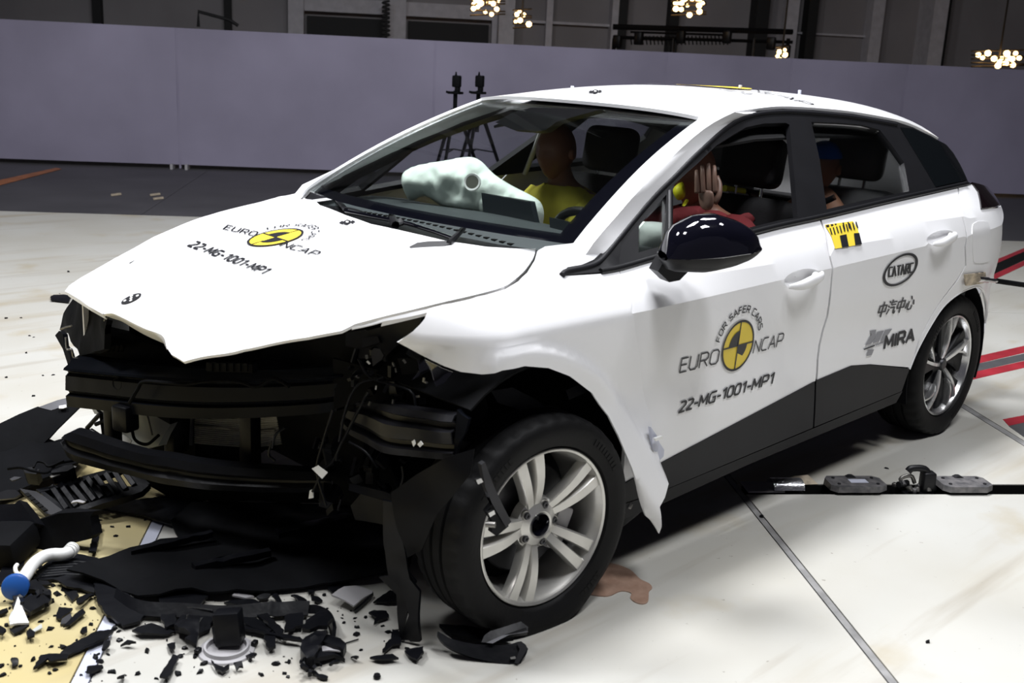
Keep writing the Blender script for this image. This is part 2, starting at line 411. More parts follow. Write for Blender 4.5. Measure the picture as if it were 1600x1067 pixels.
# ------------------------------------------------------------------ screen wall
ztop = (onv(278, 42, -10.5).z+onv(1413, 99, -10.5).z+onv(678, 66, -10.5).z)/3
def uof(P): return (P-O0).dot(E1)
seams = [uof(onv(x, 150, -10.5)) for x in (-160, 278, 678, 1037, 1231, 1411, 1700)]
seams = [seams[0]-4.2, seams[0]-2.1]+seams+[seams[-1]+2.1, seams[-1]+4.2, seams[-1]+6.3]
wallthing = thing('screen_wall', UV(0, -10.5, -.004), 'long lavender grey fabric screen wall on feet behind the car', 'screen')
for a, b in zip(seams, seams[1:]):
    rows = []
    for i in range(9):
        t = i/8; u = lerp(a+.012, b-.012, t)
        rows.append([UV(u, -10.5+.012*math.sin(t*math.pi)+.018*noise.noise(V3((u*1.3, k*.5, 1))), lerp(.05, ztop, k/6)) for k in range(7)])
    grid('fabric_panel', rows, M['screenwall'], wallthing, 60, thick=.02)
    V, F = uvbox(b-.012, b+.012, -10.54, -10.49, .0, ztop); mk('post', V, F, M['screenwall'], wallthing, 0)
    for du in (-.09, .09):
        V, F = uvbox(b+du-.015, b+du+.015, -10.62, -10.38, -.004, .06); mk('foot', V, F, M['greyplastic'], wallthing, 0)
# ------------------------------------------------------------------ hall behind
HV = -17.
V, F = uvbox(-23.7, 23.7, HV-.3, HV, -.06, 11)
hall = tag(mk('wall_back', V, F, M['hallwall'], None, 0), kind='structure')
for nm, u0, u1 in (('wall_left', -24, -23.7), ('wall_right', 23.7, 24)):
    V, F = uvbox(u0, u1, HV, 14, -.06, 11); tag(mk(nm, V, F, M['hallwall'], None, 0), kind='structure')
def wbox(name, x0, x1, mm, d=.25, y=20, z0=-.06, z1=11, parent=hall, v=HV):
    u0, u1 = sorted((uof(onv(x0, y, v)), uof(onv(x1, y, v))))
    V, F = uvbox(u0, u1, v, v+d, z0, z1); return mk(name, V, F, M[mm], parent, 0)
def zat(x, y, v): return onv(x, y, v).z
for x0, x1, mm, d in ((148, 161, 'halldark', .2), (352, 362, 'halldark', .2), (452, 476, 'hallcol', .3), (606, 634, 'hallcol', .35), (768, 776, 'hallcol', .2), (776, 800, 'hallcol', .5),
        (852, 862, 'hallcol', .2), (952, 962, 'hallcol', .3), (962, 976, 'halldark', .3), (1042, 1056, 'halldark', .3), (1172, 1192, 'halldark', .4), (1222, 1240, 'hallcol', .3),
        (1255, 1270, 'halldark', .3), (1354, 1372, 'hallcol', .3), (1436, 1458, 'hallcol', .6), (1458, 1470, 'halldark', .4)):
    wbox('column', x0, x1, mm, d)
zr = zat(700, 27, HV)
for x0, x1, dz in ((476, 606, 0), (634, 768, 0)):
    wbox('lintel', x0, x1, 'hallcol', .2, z0=zr-.02+dz, z1=zr+.22)
    wbox('dark_opening', x0+4, x1-4, 'halldark', .1, z0=-.06, z1=zr-.1)
wbox('rail', 800, 952, 'hallcol', .12, z0=zat(870, 38, HV), z1=zat(870, 34, HV))
wbox('rail', 976, 1040, 'hallcol', .12, z0=zat(1000, 60, HV), z1=zat(1000, 57, HV))
wbox('rail', 1056, 1354, 'hallcol', .08, z0=zat(1300, 56, HV), z1=zat(1300, 53, HV))
# dark barrier objects left: stair rail
tube('handrail', [onv(310, 42, -13), onv(310, 18, -13), onv(358, 31, -13), onv(372, 40, -13)], .025, M['halldark'], hall)
tube('cable_coil', [onv(603+6*math.cos(k*.8), 1+k*.85, -16.4) for k in range(70)], .02, M['halldark'], hall, n=5)
ceil = uvbox(-26, 26, -24, 14, 11, 11.2)
tag(mk('ceiling', *ceil, M['foam'], None, 0), kind='structure')
# gantry with boxes
gt = thing('camera_gantry', UV(uof(onv(1050, 60, -14)), -14, 0), 'dark gantry beam with hanging equipment boxes above the screen wall', 'gantry')
def gbar(x0, y0, x1, y1, r=.03, nm='rail'): tube(nm, [onv(x0, y0, -14), onv(x1, y1, -14)], r, M['trim'], gt, n=6)
gbar(958, 42, 1238, 50, .05, 'beam'); gbar(958, 58, 1238, 66, .03); gbar(985, 50, 1140, 55, .02)
for k in range(26): gbar(985+6*k, 56, 985+6*k+2, 70, .012, 'bar')
for x, y in ((965, 65), (998, 60), (1064, 58), (1136, 58), (1205, 68), (1228, 80)):
    c = onv(x, y, -13.9); rbox('equipment_box', c, (.13, .13, .2), M['plastic'], gt, rotz(.3), .02)
for x in (960, 1052, 1178, 1232):
    p = onv(x, 60, -14); tube('hanger', [p, V3((p.x, p.y, 0 if x != 1178 else 0))], .035, M['trim'], gt, n=6)
# glowing lamps
LAMPS = [((762, 8), 24, 16, 'warm glowing lattice lamp in front of the grey column at upper middle', 13), ((816, 30), 13, 14, 'small cluster of four warm bulbs just right of the grey column', 6),
         ((1076, 9), 24, 15, 'warm lattice lamp hanging over the dark gantry', 12), ((1222, 86), 9, 12, 'few dim warm bulbs low at the right end of the gantry', 5), ((1561, 92), 38, 12, 'widest warm lattice lamp, resting on the right end of the screen wall', 14)]
for (x, y), rx, ry, lab, n in LAMPS:
    v = -13.; c = onv(x, y, v)
    t = thing('lattice_lamp', c-V3((0, 0, .15)), lab, 'lamp')
    ks = 0; pts = []
    while ks < n:
        dx, dy = random.uniform(-1, 1), random.uniform(-1, 1)
        if dx*dx+dy*dy > 1 or any((dx-a)**2*rx*rx+(dy-b)**2*ry*ry < 40 for a, b in pts): continue
        pts.append((dx, dy)); ks += 1
        p = onv(x+dx*rx, y+dy*ry, v+random.uniform(-.1, .1))
        X = axisX(p, E2); R = random.uniform(.024, .05)
        lathe('bulb', [(R*math.sin(a*math.pi/5), R*1.2*math.cos(a*math.pi/5)) for a in range(6)], 7, X, M['lamp'], t, 180)
    for k in range(5):
        a = onv(x-rx*1.15, y+ry*(k/2.-1), v-.05); b = onv(x+rx*1.15, y+ry*(k/2.-1)+4*(k % 2)-2, v-.05); tube('lattice_bar', [a, b], .012, M['lampfix'], t, n=5)
    tube('stem', [c, c+V3((0, 0, 11-c.z))], .015, M['lampfix'], t, n=5)
# camera tripods
for k, (px, lab) in enumerate(((704, 'black camera tripod behind the car, left one of the pair'), (738, 'black camera tripod behind the car, right one of the pair'))):
    b = gnd(px+(2 if k == 0 else 3), 318, -.0)
    def up(y):  # height on the vertical through b that lands on image row y
        lo, hi = 0., 3.
        for _ in range(40):
            m = (lo+hi)/2
            if pj(b+V3((0, 0, m)))[1] > y: lo = m
            else: hi = m
        return lo
    h0 = up(112); t = thing('camera_tripod', b, lab, 'tripod', 'camera tripods by the screen wall')
    hz = V3((0, 0, 1)); side = V3((-_r.x, -_r.y, 0)).normalized()
    tube('centre_column', [b+hz*(h0*.55), b+hz*(h0*.86)], .022, M['matte'], t)
    rbox('pan_plate', b+hz*up(145), (.13, .13, .025), M['matte'], t, rotz(.4), .006)
    rbox('tilt_head', b+hz*up(139)-side*.02, (.07, .05, .07), M['matte'], t, rotz(.6), .01)
    rbox('camera_body', b+hz*up(127)-side*.01, (.09, .085, .12), M['matte'], t, rotz(.6), .012)
    tube('antenna', [b+hz*up(121), b+hz*h0], .012, M['matte'], t, rr=[.016, .006])
    tube('handle', [b+hz*up(146), b+hz*up(144)+side*.10], .012, M['matte'], t)
    for a in (.5, 2.6, 4.7):
        d = V3((math.cos(a), math.sin(a), 0)); tube('leg', [b+hz*(h0*.72)+d*.03, b+d*.42+hz*.012], .018, M['matte'], t, rr=[.022, .014])
        tube('brace', [b+hz*(h0*.42), b+d*.2+hz*(h0*.40)], .008, M['matte'], t, n=5)
for v0, v1 in ((-.096, -.092), (-.005, -.001)):
    V, F = uvbox(0.0, 9, v0, v1, -.15, -.002); mk('slot_lining', V, F, M['slotdark'], floor, 0)
V, F = uvbox(0.0, 9, -.092, -.005, -.15, -.075); mk('slot_bed', V, F, M['slotdark'], floor, 0)
# rail trolleys in the floor slot
def trolley(x0, x1, lab, first):
    u0 = uof(gnd(x0, 765)); u1 = uof(gnd(x1, 765)); c = UV((u0+u1)/2, -.045, 0)
    t = thing('rail_trolley', c+V3((0, 0, -.06)), lab, 'trolley'); L = abs(u1-u0)/2
    ang = math.atan2(E1.y, E1.x); R = rotz(ang)
    oc = [(-L, -.035), (-L*.8, -.06), (L*.65, -.06), (L, -.035), (L, .035), (L*.8, .055), (-L*.85, .055), (-L, .03)]
    top = [c+R @ V3((x, y, .035)) for x, y in oc]; bot = [c+R @ V3((x*1.02, y*1.02, .012)) for x, y in oc]; n = len(oc)
    V, F = fixn(top+bot, [list(range(n)), list(range(n, 2*n))[::-1]]+[[i, (i+1) % n, n+(i+1) % n, n+i] for i in range(n)])
    mk('cover_plate', V, F, M['trolley'], t, 20)
    rbox('body', c+V3((0, 0, -.02)), (L*1.7, .08, .06), M['matte'], t, R, .006)
    for sx in (-.7, .7):
        for sy in (-.03, .03):
            p = c+R @ V3((L*sx, sy, .035)); lathe('bolt', [(0, .004), (.006, .004), (.007, 0)], 6, axisX(p, (0, 0, 1), V3((0, 1, 0))), M['dkmetal'], t)
    if first:
        p = c+R @ V3((L*.1, 0, .0355)); rbox('sticker', p, (.07, .035, .001), M['plateB'], t, R, 0)
    lathe('wheel', [(.0, .012), (.03, .012), (.03, -.012), (0, -.012)], 14, axisX(c+R @ V3((0, .045, .012)), R @ V3((0, 1, 0))), M['dkmetal'], t)
    return c, R, L
trolley(1292, 1378, 'steel floor trolley with a pale blue sticker, left of the tow hook', True)
trolley(1466, 1542, 'steel floor trolley without sticker, right of the tow hook', False)
c = UV(uof(gnd(1432, 765)), -.045, 0); R = rotz(math.atan2(E1.y, E1.x))
t = thing('tow_hook', c+V3((0, 0, -.06)), 'black hooked tow latch between the two floor trolleys', 'hook')
tube('hook_arm', cr([c+R @ V3(p) for p in ((.07, 0, .0), (.05, 0, .05), (.02, 0, .085), (-.03, 0, .088), (-.045, 0, .075))], 4), .014, M['trim'], t)
rbox('latch_plate', c+R @ V3((.04, .0, .03)), (.05, .05, .09), M['trim'], t, R, .008)
tube('chain_link', cr([c+R @ V3(p) for p in ((-.03, .01, .0), (-.06, .02, .035), (-.02, .02, .05), (.0, .02, .02))], 5), .008, M['galv'], t)
tube('pin', [c+R @ V3((-.075, 0, .02)), c+R @ V3((-.03, .02, .02))], .013, M['dkmetal'], t)
for k in range(7):
    p = c+R @ V3((-.07+.018*k+random.uniform(-.01, .01), random.uniform(-.03, .03), random.uniform(0, .025)))
    rbox('lug', p, (.02, .018, .016), M['trolley' if k % 2 else 'galv'], t, rot3(k, k*.5, k), .003)
rbox('base_block', c+V3((0, 0, -.03)), (.12, .06, .05), M['matte'], t, R, .004)
c = UV(uof(gnd(1228, 765)), -.05, 0)
t = thing('tape_wad', c+V3((0, 0, -.06)), 'crumpled silver tape and cardboard scrap stuffed in the floor slot', 'tape')
rows = [[c+R @ V3((lerp(-.06, .06, i/8), .045*math.cos(a), .012+.03*math.sin(a)*(1+.5*noise.noise(V3((i, k, 0)))))) for k, a in enumerate([j*math.pi/8 for j in range(9)])] for i in range(9)]
grid('foil', rows, M['foil'], t, 30, thick=.004)
V, F = uvbox(uof(gnd(1222, 765)), uof(gnd(1165, 765)), -.11, -.012, 0, .006); mk('flat_tape', V, F, M['greyplastic'], t, 0)
sheet('card_scrap', [(1222, 752), (1240, 744), (1262, 742), (1278, 757), (1258, 757), (1240, 752)], UV(.2, -.1, .02), (.2, .5, .8), M['tape'], t, .003, .03, .01, 20)
rbox('filler', c+V3((0, 0, -.03)), (.13, .08, .05), M['matte'], t, R, .004)
# red reels behind
sp = thing('spilled_fluid', gnd(965, 915), 'brown fluid puddle on the floor behind the front wheel', 'puddle')
pp = cr([(905, 924), (893, 905), (912, 888), (945, 880), (962, 881), (985, 890), (1000, 904), (1014, 911), (1019, 918), (1014, 924), (1013, 938), (1006, 943), (994, 941), (985, 934), (986, 926), (970, 923), (950, 931), (925, 929)], 4, True)
P = [gnd(x, y, .003) for x, y in pp]; n = len(P)
q, T = tri2d([(p.x, p.y) for p in P], (), .03)
V, F = shell([V3((a, b, .003)) for a, b in q], T, [V3((0, 0, 1))]*len(q), .003)
mk('spill_film', V, F, M['spill'], sp, 60)
# ------------------------------------------------------------------ car body surfaces
car = thing('crashed_car', (-1.3, 0, 0), 'white five-door hatchback with crushed front end and black lower body', 'car')
ZCR = [(-3.4, 0.93), (-2.9, .925), (-2.3, .905), (-1.5, .885), (-.9, .87), (-.5, .862), (.0, .86), (.5, .85)]
def Sbase(x, z):
    t = z-interp(ZCR, x); w = sst(-1.05, -.45, x)
    if t <= 0:
        y = .913-.06*t*t
        if t > -.06: y -= 0
        if z < .3: y -= .9*(.3-z)**2
        y -= .012*math.exp(-((z-.62)/.09)**2)
    else:
        tb = .07
        g = .913-.42*t-(.44*(t-tb) if t > tb else 0)*1.0
        f = .913-.55*t-4.*t*t if t < .12 else .7894-1.0*(t-.12)
        y = lerp(g, f, w)
    if x > .05: y -= .20*(x-.05)**2
    if x < -2.75:
        k = -2.75-x; y -= .42*k*k*(1+.0*z)
        y -= k*.50*max(0, z-.95)
    elif x < -2.0 and z > 1: y -= .03*(-2.0-x)*(z-1)
    return y
def SF(x, z): return V3((x, Sbase(x, z), z))
def hitS(px, py, off=0.):
    d = ray(px, py); t0 = (1.25-CAM.y)/d.y; t1 = (.1-CAM.y)/d.y; prev = None
    n = 90; best = (9, None)
    for i in range(n+1):
        t = lerp(t0, t1, i/n); p = CAM+d*t
        g = p.y-(Sbase(p.x, p.z)+off)
        if p.x > -3.42 and g < best[0]: best = (g, (p.x, p.z))
        if g <= 0 and prev is not None and p.x > -3.6:
            a, b = prev, t
            for _ in range(30):
                m = (a+b)/2; p = CAM+d*m
                if p.y-(Sbase(p.x, p.z)+off) > 0: a = m
                else: b = m
            return (p.x, p.z)
        prev = t
    return best[1]
HP = [(-.7, .955), (-.5, .965), (-.36, .972), (-.1, .945), (.02, .92), (.15, .872), (.31, .80), (.42, .752), (.5, .705), (.6, .665), (.8, .55)]
HPX = cr(HP, 8)
def H(x, y):
    z = interp(HPX, x)+.045*(1-min(1, (y/.85)**2))
    z += .045*sst(.15, .75, y)*sst(-.35, .15, x)
    d2 = ((x-.52)/.10)**2+((y+.28)/.26)**2
    z -= .030*math.exp(-d2)
    z += .018*math.exp(-(((x-.50)/.09)**2+((y-.17)/.10)**2))
    return z
def HF(x, y): return V3((x, y, H(x, y)))
def hitH(px, py):
    d = ray(px, py); a = (1.2-CAM.z)/d.z; b = (.4-CAM.z)/d.z; prev = a
    for i in range(1, 121):
        t = lerp(a, b, i/120); p = CAM+d*t
        if p.z < H(p.x, p.y):
            lo, hi = prev, t
            for _ in range(30):
                m = (lo+hi)/2; p = CAM+d*m
                if p.z > H(p.x, p.y): lo = m
                else: hi = m
            return (p.x, p.y)
        prev = t
    return (p.x, p.y)
def side(name, pxs, m, parent=car, thick=.012, lift=0., holes=(), res=.04, both=False, off=0., warp=None, smooth=40, lines=()):
    o2 = [hitS(*p, off+lift) for p in pxs]; hs = [[hitS(*p, off+lift) for p in h] for h in holes]
    fn = (lambda x, z: V3((x, Sbase(x, z)+off, z)))
    o = panel(name, o2, fn, m, parent, thick, res, hs, (0, 1, 0), smooth, lift, warp, False, lines)
    if both: panel(name, o2, fn, m, parent, thick, res, hs, (0, 1, 0), smooth, lift, warp, True, lines)
    return o
# ------------------------------------------------------------------ painted panels
A_OUT = [(880, 431), (887, 419), (910, 415), (928, 407), (943, 393), (974, 358), (1016, 308), (1054, 270), (1091, 233), (1129, 199), (1157, 182), (1185, 174), (1222, 171), (1270, 173), (1332, 179), (1400, 191), (1427, 200), (1445, 209), (1464, 219)]
BELT_LO = [(1043, 404), (1160, 374), (1220, 357), (1281, 344), (1378, 321), (1445, 306), (1497, 293), (1518, 288)]
ARCHR = [(1422, 577), (1434, 548), (1452, 514), (1474, 480), (1497, 460), (1517, 450), (1530, 448), (1539, 458), (1543, 480), (1542, 503), (1536, 522)]
DOORF = [(968, 422), (1000, 414), (1043, 404), (1100, 389), (1160, 374), (1220, 357), (1281, 344), (1289, 366), (1295, 400), (1298, 437), (1291, 494), (1276, 561), (1274, 595), (1034, 722), (992, 747), (973, 756), (977, 700), (975, 600), (972, 500)]
def recess(cx, cy, rx): return [(cx+rx*math.cos(a), cy-2+rx*.50*math.sin(a)-rx*.18*math.cos(a)) for a in [k*math.pi/12 for k in range(24)]]
CREASE = [[(-3.3+.035*k, interp(ZCR, -3.3+.035*k)) for k in range(85)]]
RC1, RC2 = recess(1254, 437, 29), recess(1470, 373, 22)
fd = side('front_door', DOORF, M['paint'], both=True, holes=[RC1], lines=CREASE, smooth=11)
DOORR = [(1283.5, 343.5), (1378, 321), (1445, 306), (1496, 294), (1503, 338), (1507, 385), (1508, 415), (1495, 437), (1474, 464), (1452, 499), (1435, 532), (1421, 574), (1360, 569), (1330, 571), (1277, 594), (1279, 561), (1294, 494), (1300.5, 437), (1297.5, 400), (1291.5, 366)]
rd = side('rear_door', DOORR, M['paint'], both=True, holes=[RC2], lines=CREASE, smooth=11)
QP = [(1498, 293.5), (1518, 288), (1528, 300), (1533, 327), (1564, 321), (1566, 350), (1564, 400), (1560, 450), (1556, 485), (1547, 522), (1536, 522)]+ARCHR[::-1][1:]+[(1423.5, 575), (1437, 532), (1454, 499), (1476, 464), (1497, 438), (1510, 415), (1509, 385), (1505, 338)]
qp = side('quarter_panel', QP, M['paint'], both=True, lines=CREASE, smooth=14)
# wheel arch lip at the rear
lip = [SF(*hitS(*p)) for p in cr(ARCHR, 4)]
tube('arch_lip', [p+V3((0, -.004, 0)) for p in lip], .006, M['paint'], qp, 6)
side('fuel_flap', cr([(1521, 350), (1540, 346), (1546, 352), (1548, 375), (1548, 402), (1543, 409), (1526, 411), (1521, 404), (1520, 375)], 3, True), M['paint'], qp, .003, .0025, res=.02)
side('door_cladding', [(973, 757), (1034, 723), (1273, 596.5), (1270, 668), (1041, 764), (972, 787)], M['clad'], fd, .02, .004)
side('door_cladding', [(1275.5, 595), (1330, 572), (1360, 570), (1421, 576), (1409, 611), (1272.5, 667)], M['clad'], rd, .02, .004)
side('sill', [(966, 792), (1041, 766), (1271, 670), (1410, 612), (1400, 630), (1319, 664), (1169, 727), (1038, 787), (966, 816)], M['clad'], car, .03, -.012)
side('bumper_corner', [(1536, 523), (1546, 520), (1535, 546), (1525, 556), (1531, 540)], M['clad'], car, .03, .003, res=.03)
# arch flare on the fender
FWC = (-.097, .9174, .2973)
ARCHF = [(720, 581), (750, 584), (786, 578.5), (820, 572), (857, 575), (891, 588), (925, 614), (951, 650), (966, 680), (985, 725), (996, 759), (1004, 792), (1009, 806)]
FEND = [(841, 391), (852, 385), (895, 380), (907, 371), (943, 393), (928, 407), (910, 415), (890, 420), (884, 431), (935, 428), (967, 423), (977, 447), (985, 457), (986, 485), (1001, 571), (1016, 650), (1026, 702), (1032, 722), (1040, 742), (1039, 777), (1031, 792), (1034, 823), (1030, 834), (1017, 813)]+ARCHF[::-1]+[(694, 572), (665, 558), (622, 535), (632, 527), (646, 517), (658, 505), (665, 496), (667, 488.5), (600, 502), (551, 514), (551, 511), (600, 498), (647, 487), (694, 475.5), (746, 463.5), (789, 452), (810, 439.5), (825, 425), (837, 405)]
ar3 = [hitS(*p) for p in ARCHF]
acx = -.10; acz = .36
def fwarp(p):
    r = math.hypot((p.x-acx), (p.z-acz)); a = math.atan2(p.z-acz, p.x-acx)
    o = 0.
    # rolled wheel-arch flare
    edge = .055
    dmin = min(math.hypot(p.x-q[0], p.z-q[1]) for q in ar3f)
    o += .020*(1-sst(.042, .064, dmin))
    # rear lower tail peeled away from the sill
    o += .075*sst(.62, .15, p.z) if p.x < -.3 else .075*sst(.62, .15, p.z)*sst(-.1, -.3, p.x)
    # nose of the fender folded outwards with a soft crease
    o += .022*sst(-.33, -.62, p.x)*sst(.98, .86, p.z)
    k = max(0, p.x-.06)/.25; o -= .20*k*k; o += .02*k*noise.noise(p*7)
    o -= .05*sst(.12, .3, p.x)*sst(.86, .78, p.z)
    o += .012*noise.noise(p*5)*sst(.0, .25, p.x)
    d = V3((p.x, p.y+o, p.z)); return d
ar3f = [(q.x, q.y) for q in [V3(tuple(c)+(0,)) for c in cr(ar3[2:], 6)]]
def hitFix(fn, p):
    """pixel -> (x,z) on the warped fender by fixed-point iteration"""
    o = 0.
    for _ in range(8):
        x, z = hitS(p[0], p[1], o); b = SF(x, z); o = lerp(o, fn(b).y-b.y, .7)
    return (x, z)
fo = [hitFix(fwarp, p) for p in FEND]
fend = panel('front_fender', fo, SF, M['paint'], car, .006, .016, (), (0, 1, 0), 50, 0, fwarp)
# right-hand fender, whole
FR = [(-.52, .92), (-.62, .87), (-.65, .25), (-.50, .25)]+[(acx+.375*math.cos(a), .32+.375*math.sin(a)) for a in [math.pi*(1-k/12) for k in range(1, 12)]]+[(.27, .40), (.45, .55), (.45, .68), (.25, .74), (0, .84), (-.3, .90)]
panel('front_fender', FR, lambda x, z: V3((x, min(Sbase(x, z), .9-.25*max(0, x)), z)), M['paint'], car, .006, .05, (), (0, 1, 0), 50, 0, None, True)
# torn clip hanging from the fender tail, and the blue-white scuffed clip by the door
side('clip', [(1017, 668), (1026, 680), (1030, 690), (1038, 702), (1037, 712), (1027, 722), (1020, 700)], M['plateB'], fend, .01, .045, res=.02)
side('clip_pin', [(1024, 685), (1035, 681), (1036, 685), (1025, 689)], M['white'], fend, .008, .06, res=.02)
# hood
HOOD = [(462, 302), (480, 311), (500, 320.5), (540, 336), (580, 350), (640, 363), (700, 377), (760, 385.5), (800, 388), (837, 388.5), (834, 401), (821, 421), (805, 436), (786, 448), (746, 459.5), (694, 471.5), (647, 483), (600, 494), (555, 506), (533, 517), (480, 527), (380, 546), (287, 565), (268, 554), (262, 545), (258, 529), (250, 521), (230, 514), (211, 505), (191, 495), (176, 489), (163, 490.5), (138, 477), (114, 462), (102, 454), (108, 446), (140, 426), (180, 403), (210, 387), (240, 370), (270, 357), (300, 344.5), (330, 335), (360, 326.5), (400, 317), (430, 309)]
ho = [hitH(*p) for p in HOOD]
hood = panel('hood', ho, HF, M['paint'], car, .008, .022, (), (0, 0, 1), 55)
# folded lip under the dented nose
FT = [(163, 490.5), (176, 489), (191, 495), (211, 505), (230, 514), (250, 521), (258, 529), (262, 545)]
FB = [(163, 491.5), (176, 496.5), (191, 501.5), (211, 513.5), (230, 524), (250, 533), (258, 537), (262, 546)]
ft, fb, fm = [], [], []
for p, q in zip(FT, FB):
    t = HF(*hitH(*p)); k = math.dist(p, q)/9.; b_ = at(q[0], q[1], 2, t.z-.004-.034*k); ft.append(t); fb.append(b_); fm.append(lerp(t, b_, .4)+V3((.008*k, 0, .004*k)))
grid('hood_fold', [cr([tuple(v) for v in q], 3) for q in (ft, fm, fb)], M['paint'], hood, 60, thick=.002)
hx = [HF(*hitH(*p)) for p in [(102, 454), (138, 477), (161, 490)]]
grid('hood_return', [hx, [p+V3((-.012, 0, -.02)) for p in hx]], M['paint'], hood, 60, thick=.002)
# bonnet shut face on the left edge
hl = cr([HF(*hitH(*p)) for p in [(837, 388.5), (834, 401), (821, 421), (805, 436), (786, 448), (746, 459.5), (694, 471.5), (647, 483), (600, 494)]], 3)
grid('hood_return', [hl, [p+V3((0, -.012, -.03)) for p in hl]], M['paint'], hood, 60, thick=.002)
# ------------------------------------------------------------------ windscreen, pillars, roof
TL, TR, BL, BR = V3((-1.1425, .5458, 1.371)), V3((-1.1425, -.5458, 1.371)), at(898, 380, 1, .71), at(482, 296, 1, -.74)
def WS(s, t):  # s 0..1 right->left ; t 0..1 bottom->top
    p = lerp(lerp(BR, BL, s), lerp(TR, TL, s), t)
    c = 4*s*(1-s)
    return p+V3((.15*(1-t)+.045*t, 0, .012))*c+V3((.02, 0, .02))*(4*t*(1-t))
def wsgrid(name, s0, s1, t0, t1, m, parent, ns=24, nt_=14, dz=0., thick=.004):
    rows = [[WS(lerp(s0, s1, i/ns), lerp(t0, t1, j/nt_))+V3((.6, 0, 1)).normalized()*dz for i in range(ns+1)] for j in range(nt_+1)]
    return grid(name, rows, m, parent, 60, thick=thick, flip=False)
wscr = wsgrid('windscreen', 0, 1, 0, 1, M['ws'], car)
for a in ((0, .035, 0, 1), (.955, 1, 0, 1), (.035, .955, .965, 1), (.035, .955, 0, .05)):
    wsgrid('frit_band', *a, M['gloss'], wscr, 16, 10, -.006, .001)
rows = []
def roofrail(x): return None
RL = [SF(*hitS(*p)) for p in A_OUT[8:]]
railpts = cr([tuple(TL)]+[tuple(RL[i]) for i in range(3, len(RL))], 6)
TOPC = [(-1.0, 1.378), (-1.1, 1.396), (-1.3, 1.433), (-1.6, 1.453), (-1.9, 1.454), (-2.3, 1.447), (-2.7, 1.424), (-2.95, 1.390), (-3.15, 1.34), (-3.3, 1.28), (-3.5, 1.2)]
TOPX = sorted(cr(TOPC, 6), key=lambda q: q[0])
xs = [p.x for p in railpts]
for p in railpts:
    row = []
    k = (p.x-railpts[0].x)/(railpts[-1].x-railpts[0].x)
    for j in range(25):
        s = 1-2*j/24; y = p.y*s; c = 1-abs(s)**2.3
        x = p.x+(.055*c if k < .12 else 0)*(1-k/.12 if k < .12 else 0)-.10*c*sst(.8, 1, k)
        row.append(V3((x, y, p.z+(interp(TOPX, x)-p.z)*c)))
    rows.append(row)
roof = grid('roof', rows, M['paint'], car, 60, thick=.012)
# A pillar (left): strip between screen edge and window frame, mirrored for the right
for sg in (1, -1):
    pl_ = [WS(1, t) for t in [i/12 for i in range(13)]]
    po = cr([tuple(SF(*hitS(*p))) for p in A_OUT[4:12]], 4)
    q = []
    for i in range(13):
        f = i/12*(len(po)-1); j = min(int(f), len(po)-2); q.append(lerp(po[j], po[j+1], f-j))
    if sg < 0:
        pl_ = [WS(0, t) for t in [i/12 for i in range(13)]]; q = [V3((p.x, -p.y, p.z)) for p in q]
    rows = []
    for a, b in zip(pl_, q):
        mid = (a+b)/2+V3((.010, sg*.018, .012))
        rows.append([a, a*.44+b*.06+mid*.5, mid, b*.44+a*.06+mid*.5, b])
    rows.insert(0, [p+V3((.05, sg*.0, -.05)) for p in rows[0]])
    grid('windscreen_pillar', rows, M['paint'], car, 60, thick=.01, flip=(sg > 0))
# ------------------------------------------------------------------ side window band
FWIN = [(1052, 291), (1076, 269), (1119, 229), (1147, 211), (1166, 200), (1194, 194), (1228, 193), (1234, 196), (1240, 260), (1247, 341), (1219, 345), (1150, 362), (1052, 387)]
QLT = [(999, 355), (1042, 305), (1041, 384), (998, 396)]
RWIN = [(1268, 191.5), (1310, 193), (1346, 196), (1375, 204), (1394, 228), (1413, 255), (1421, 300), (1360, 312), (1292, 328), (1281, 250)]
BAND = A_OUT+[(1464, 219), (1479, 227), (1490, 240), (1500, 257), (1513, 285), (1518, 287.5)]+BELT_LO[::-1][1:]+[(970, 422.5), (935, 427)]
band = side('window_frame', BAND, M['trim'], car, .022, .004, [FWIN, QLT, RWIN], .03)
BANDR = [(965, 385), (974, 358)]+A_OUT[6:]+[(1464, 219), (1479, 227), (1490, 240), (1500, 257), (1513, 285), (1518, 287.5)]+BELT_LO[::-1][1:]+[(985, 402)]
panel('window_frame', [hitS(*p, .004) for p in BANDR], SF, M['trim'], car, .022, .04, [[hitS(*p, .004) for p in h] for h in (FWIN, QLT, RWIN)], (0, 1, 0), 40, .004, None, True)
# raised mouldings
def moul(pxs, r, mm, name, lift=.006, parent=band):
    tube(name, [SF(*hitS(*p, lift))+V3((0, lift, 0)) for p in cr(pxs, 4)], r, M[mm], parent, 8)
moul([(878, 430), (886, 424), (915, 418), (935, 410), (952, 392), (976, 362), (1018, 312), (1056, 274), (1093, 237), (1131, 203), (1159, 186), (1187, 178), (1224, 175), (1270, 177), (1332, 183), (1400, 195)], .009, 'clad', 'frame_moulding', .006)
moul([(938, 424), (970, 418), (1043, 397), (1160, 367), (1220, 352), (1281, 339), (1378, 316), (1445, 301), (1510, 286.5)], .010, 'trim', 'belt_moulding', .006)
moul([(1235, 204), (1240, 260), (1247, 338)], .007, 'lightgrey', 'door_seal_strip', -.012)
moul([(1271, 193), (1310, 195), (1346, 198.5), (1374, 206), (1393, 230), (1411, 253)], .004, 'lightgrey', 'window_seal', -.008)
moul([(1046, 300), (1046, 384)], .011, 'trim', 'quarter_light_bar', .0)
side('quarter_light', QLT, M['sideglass'], car, .004, -.004, both=True)
side('rear_window', RWIN, M['sideglass'], car, .004, -.006, both=True)
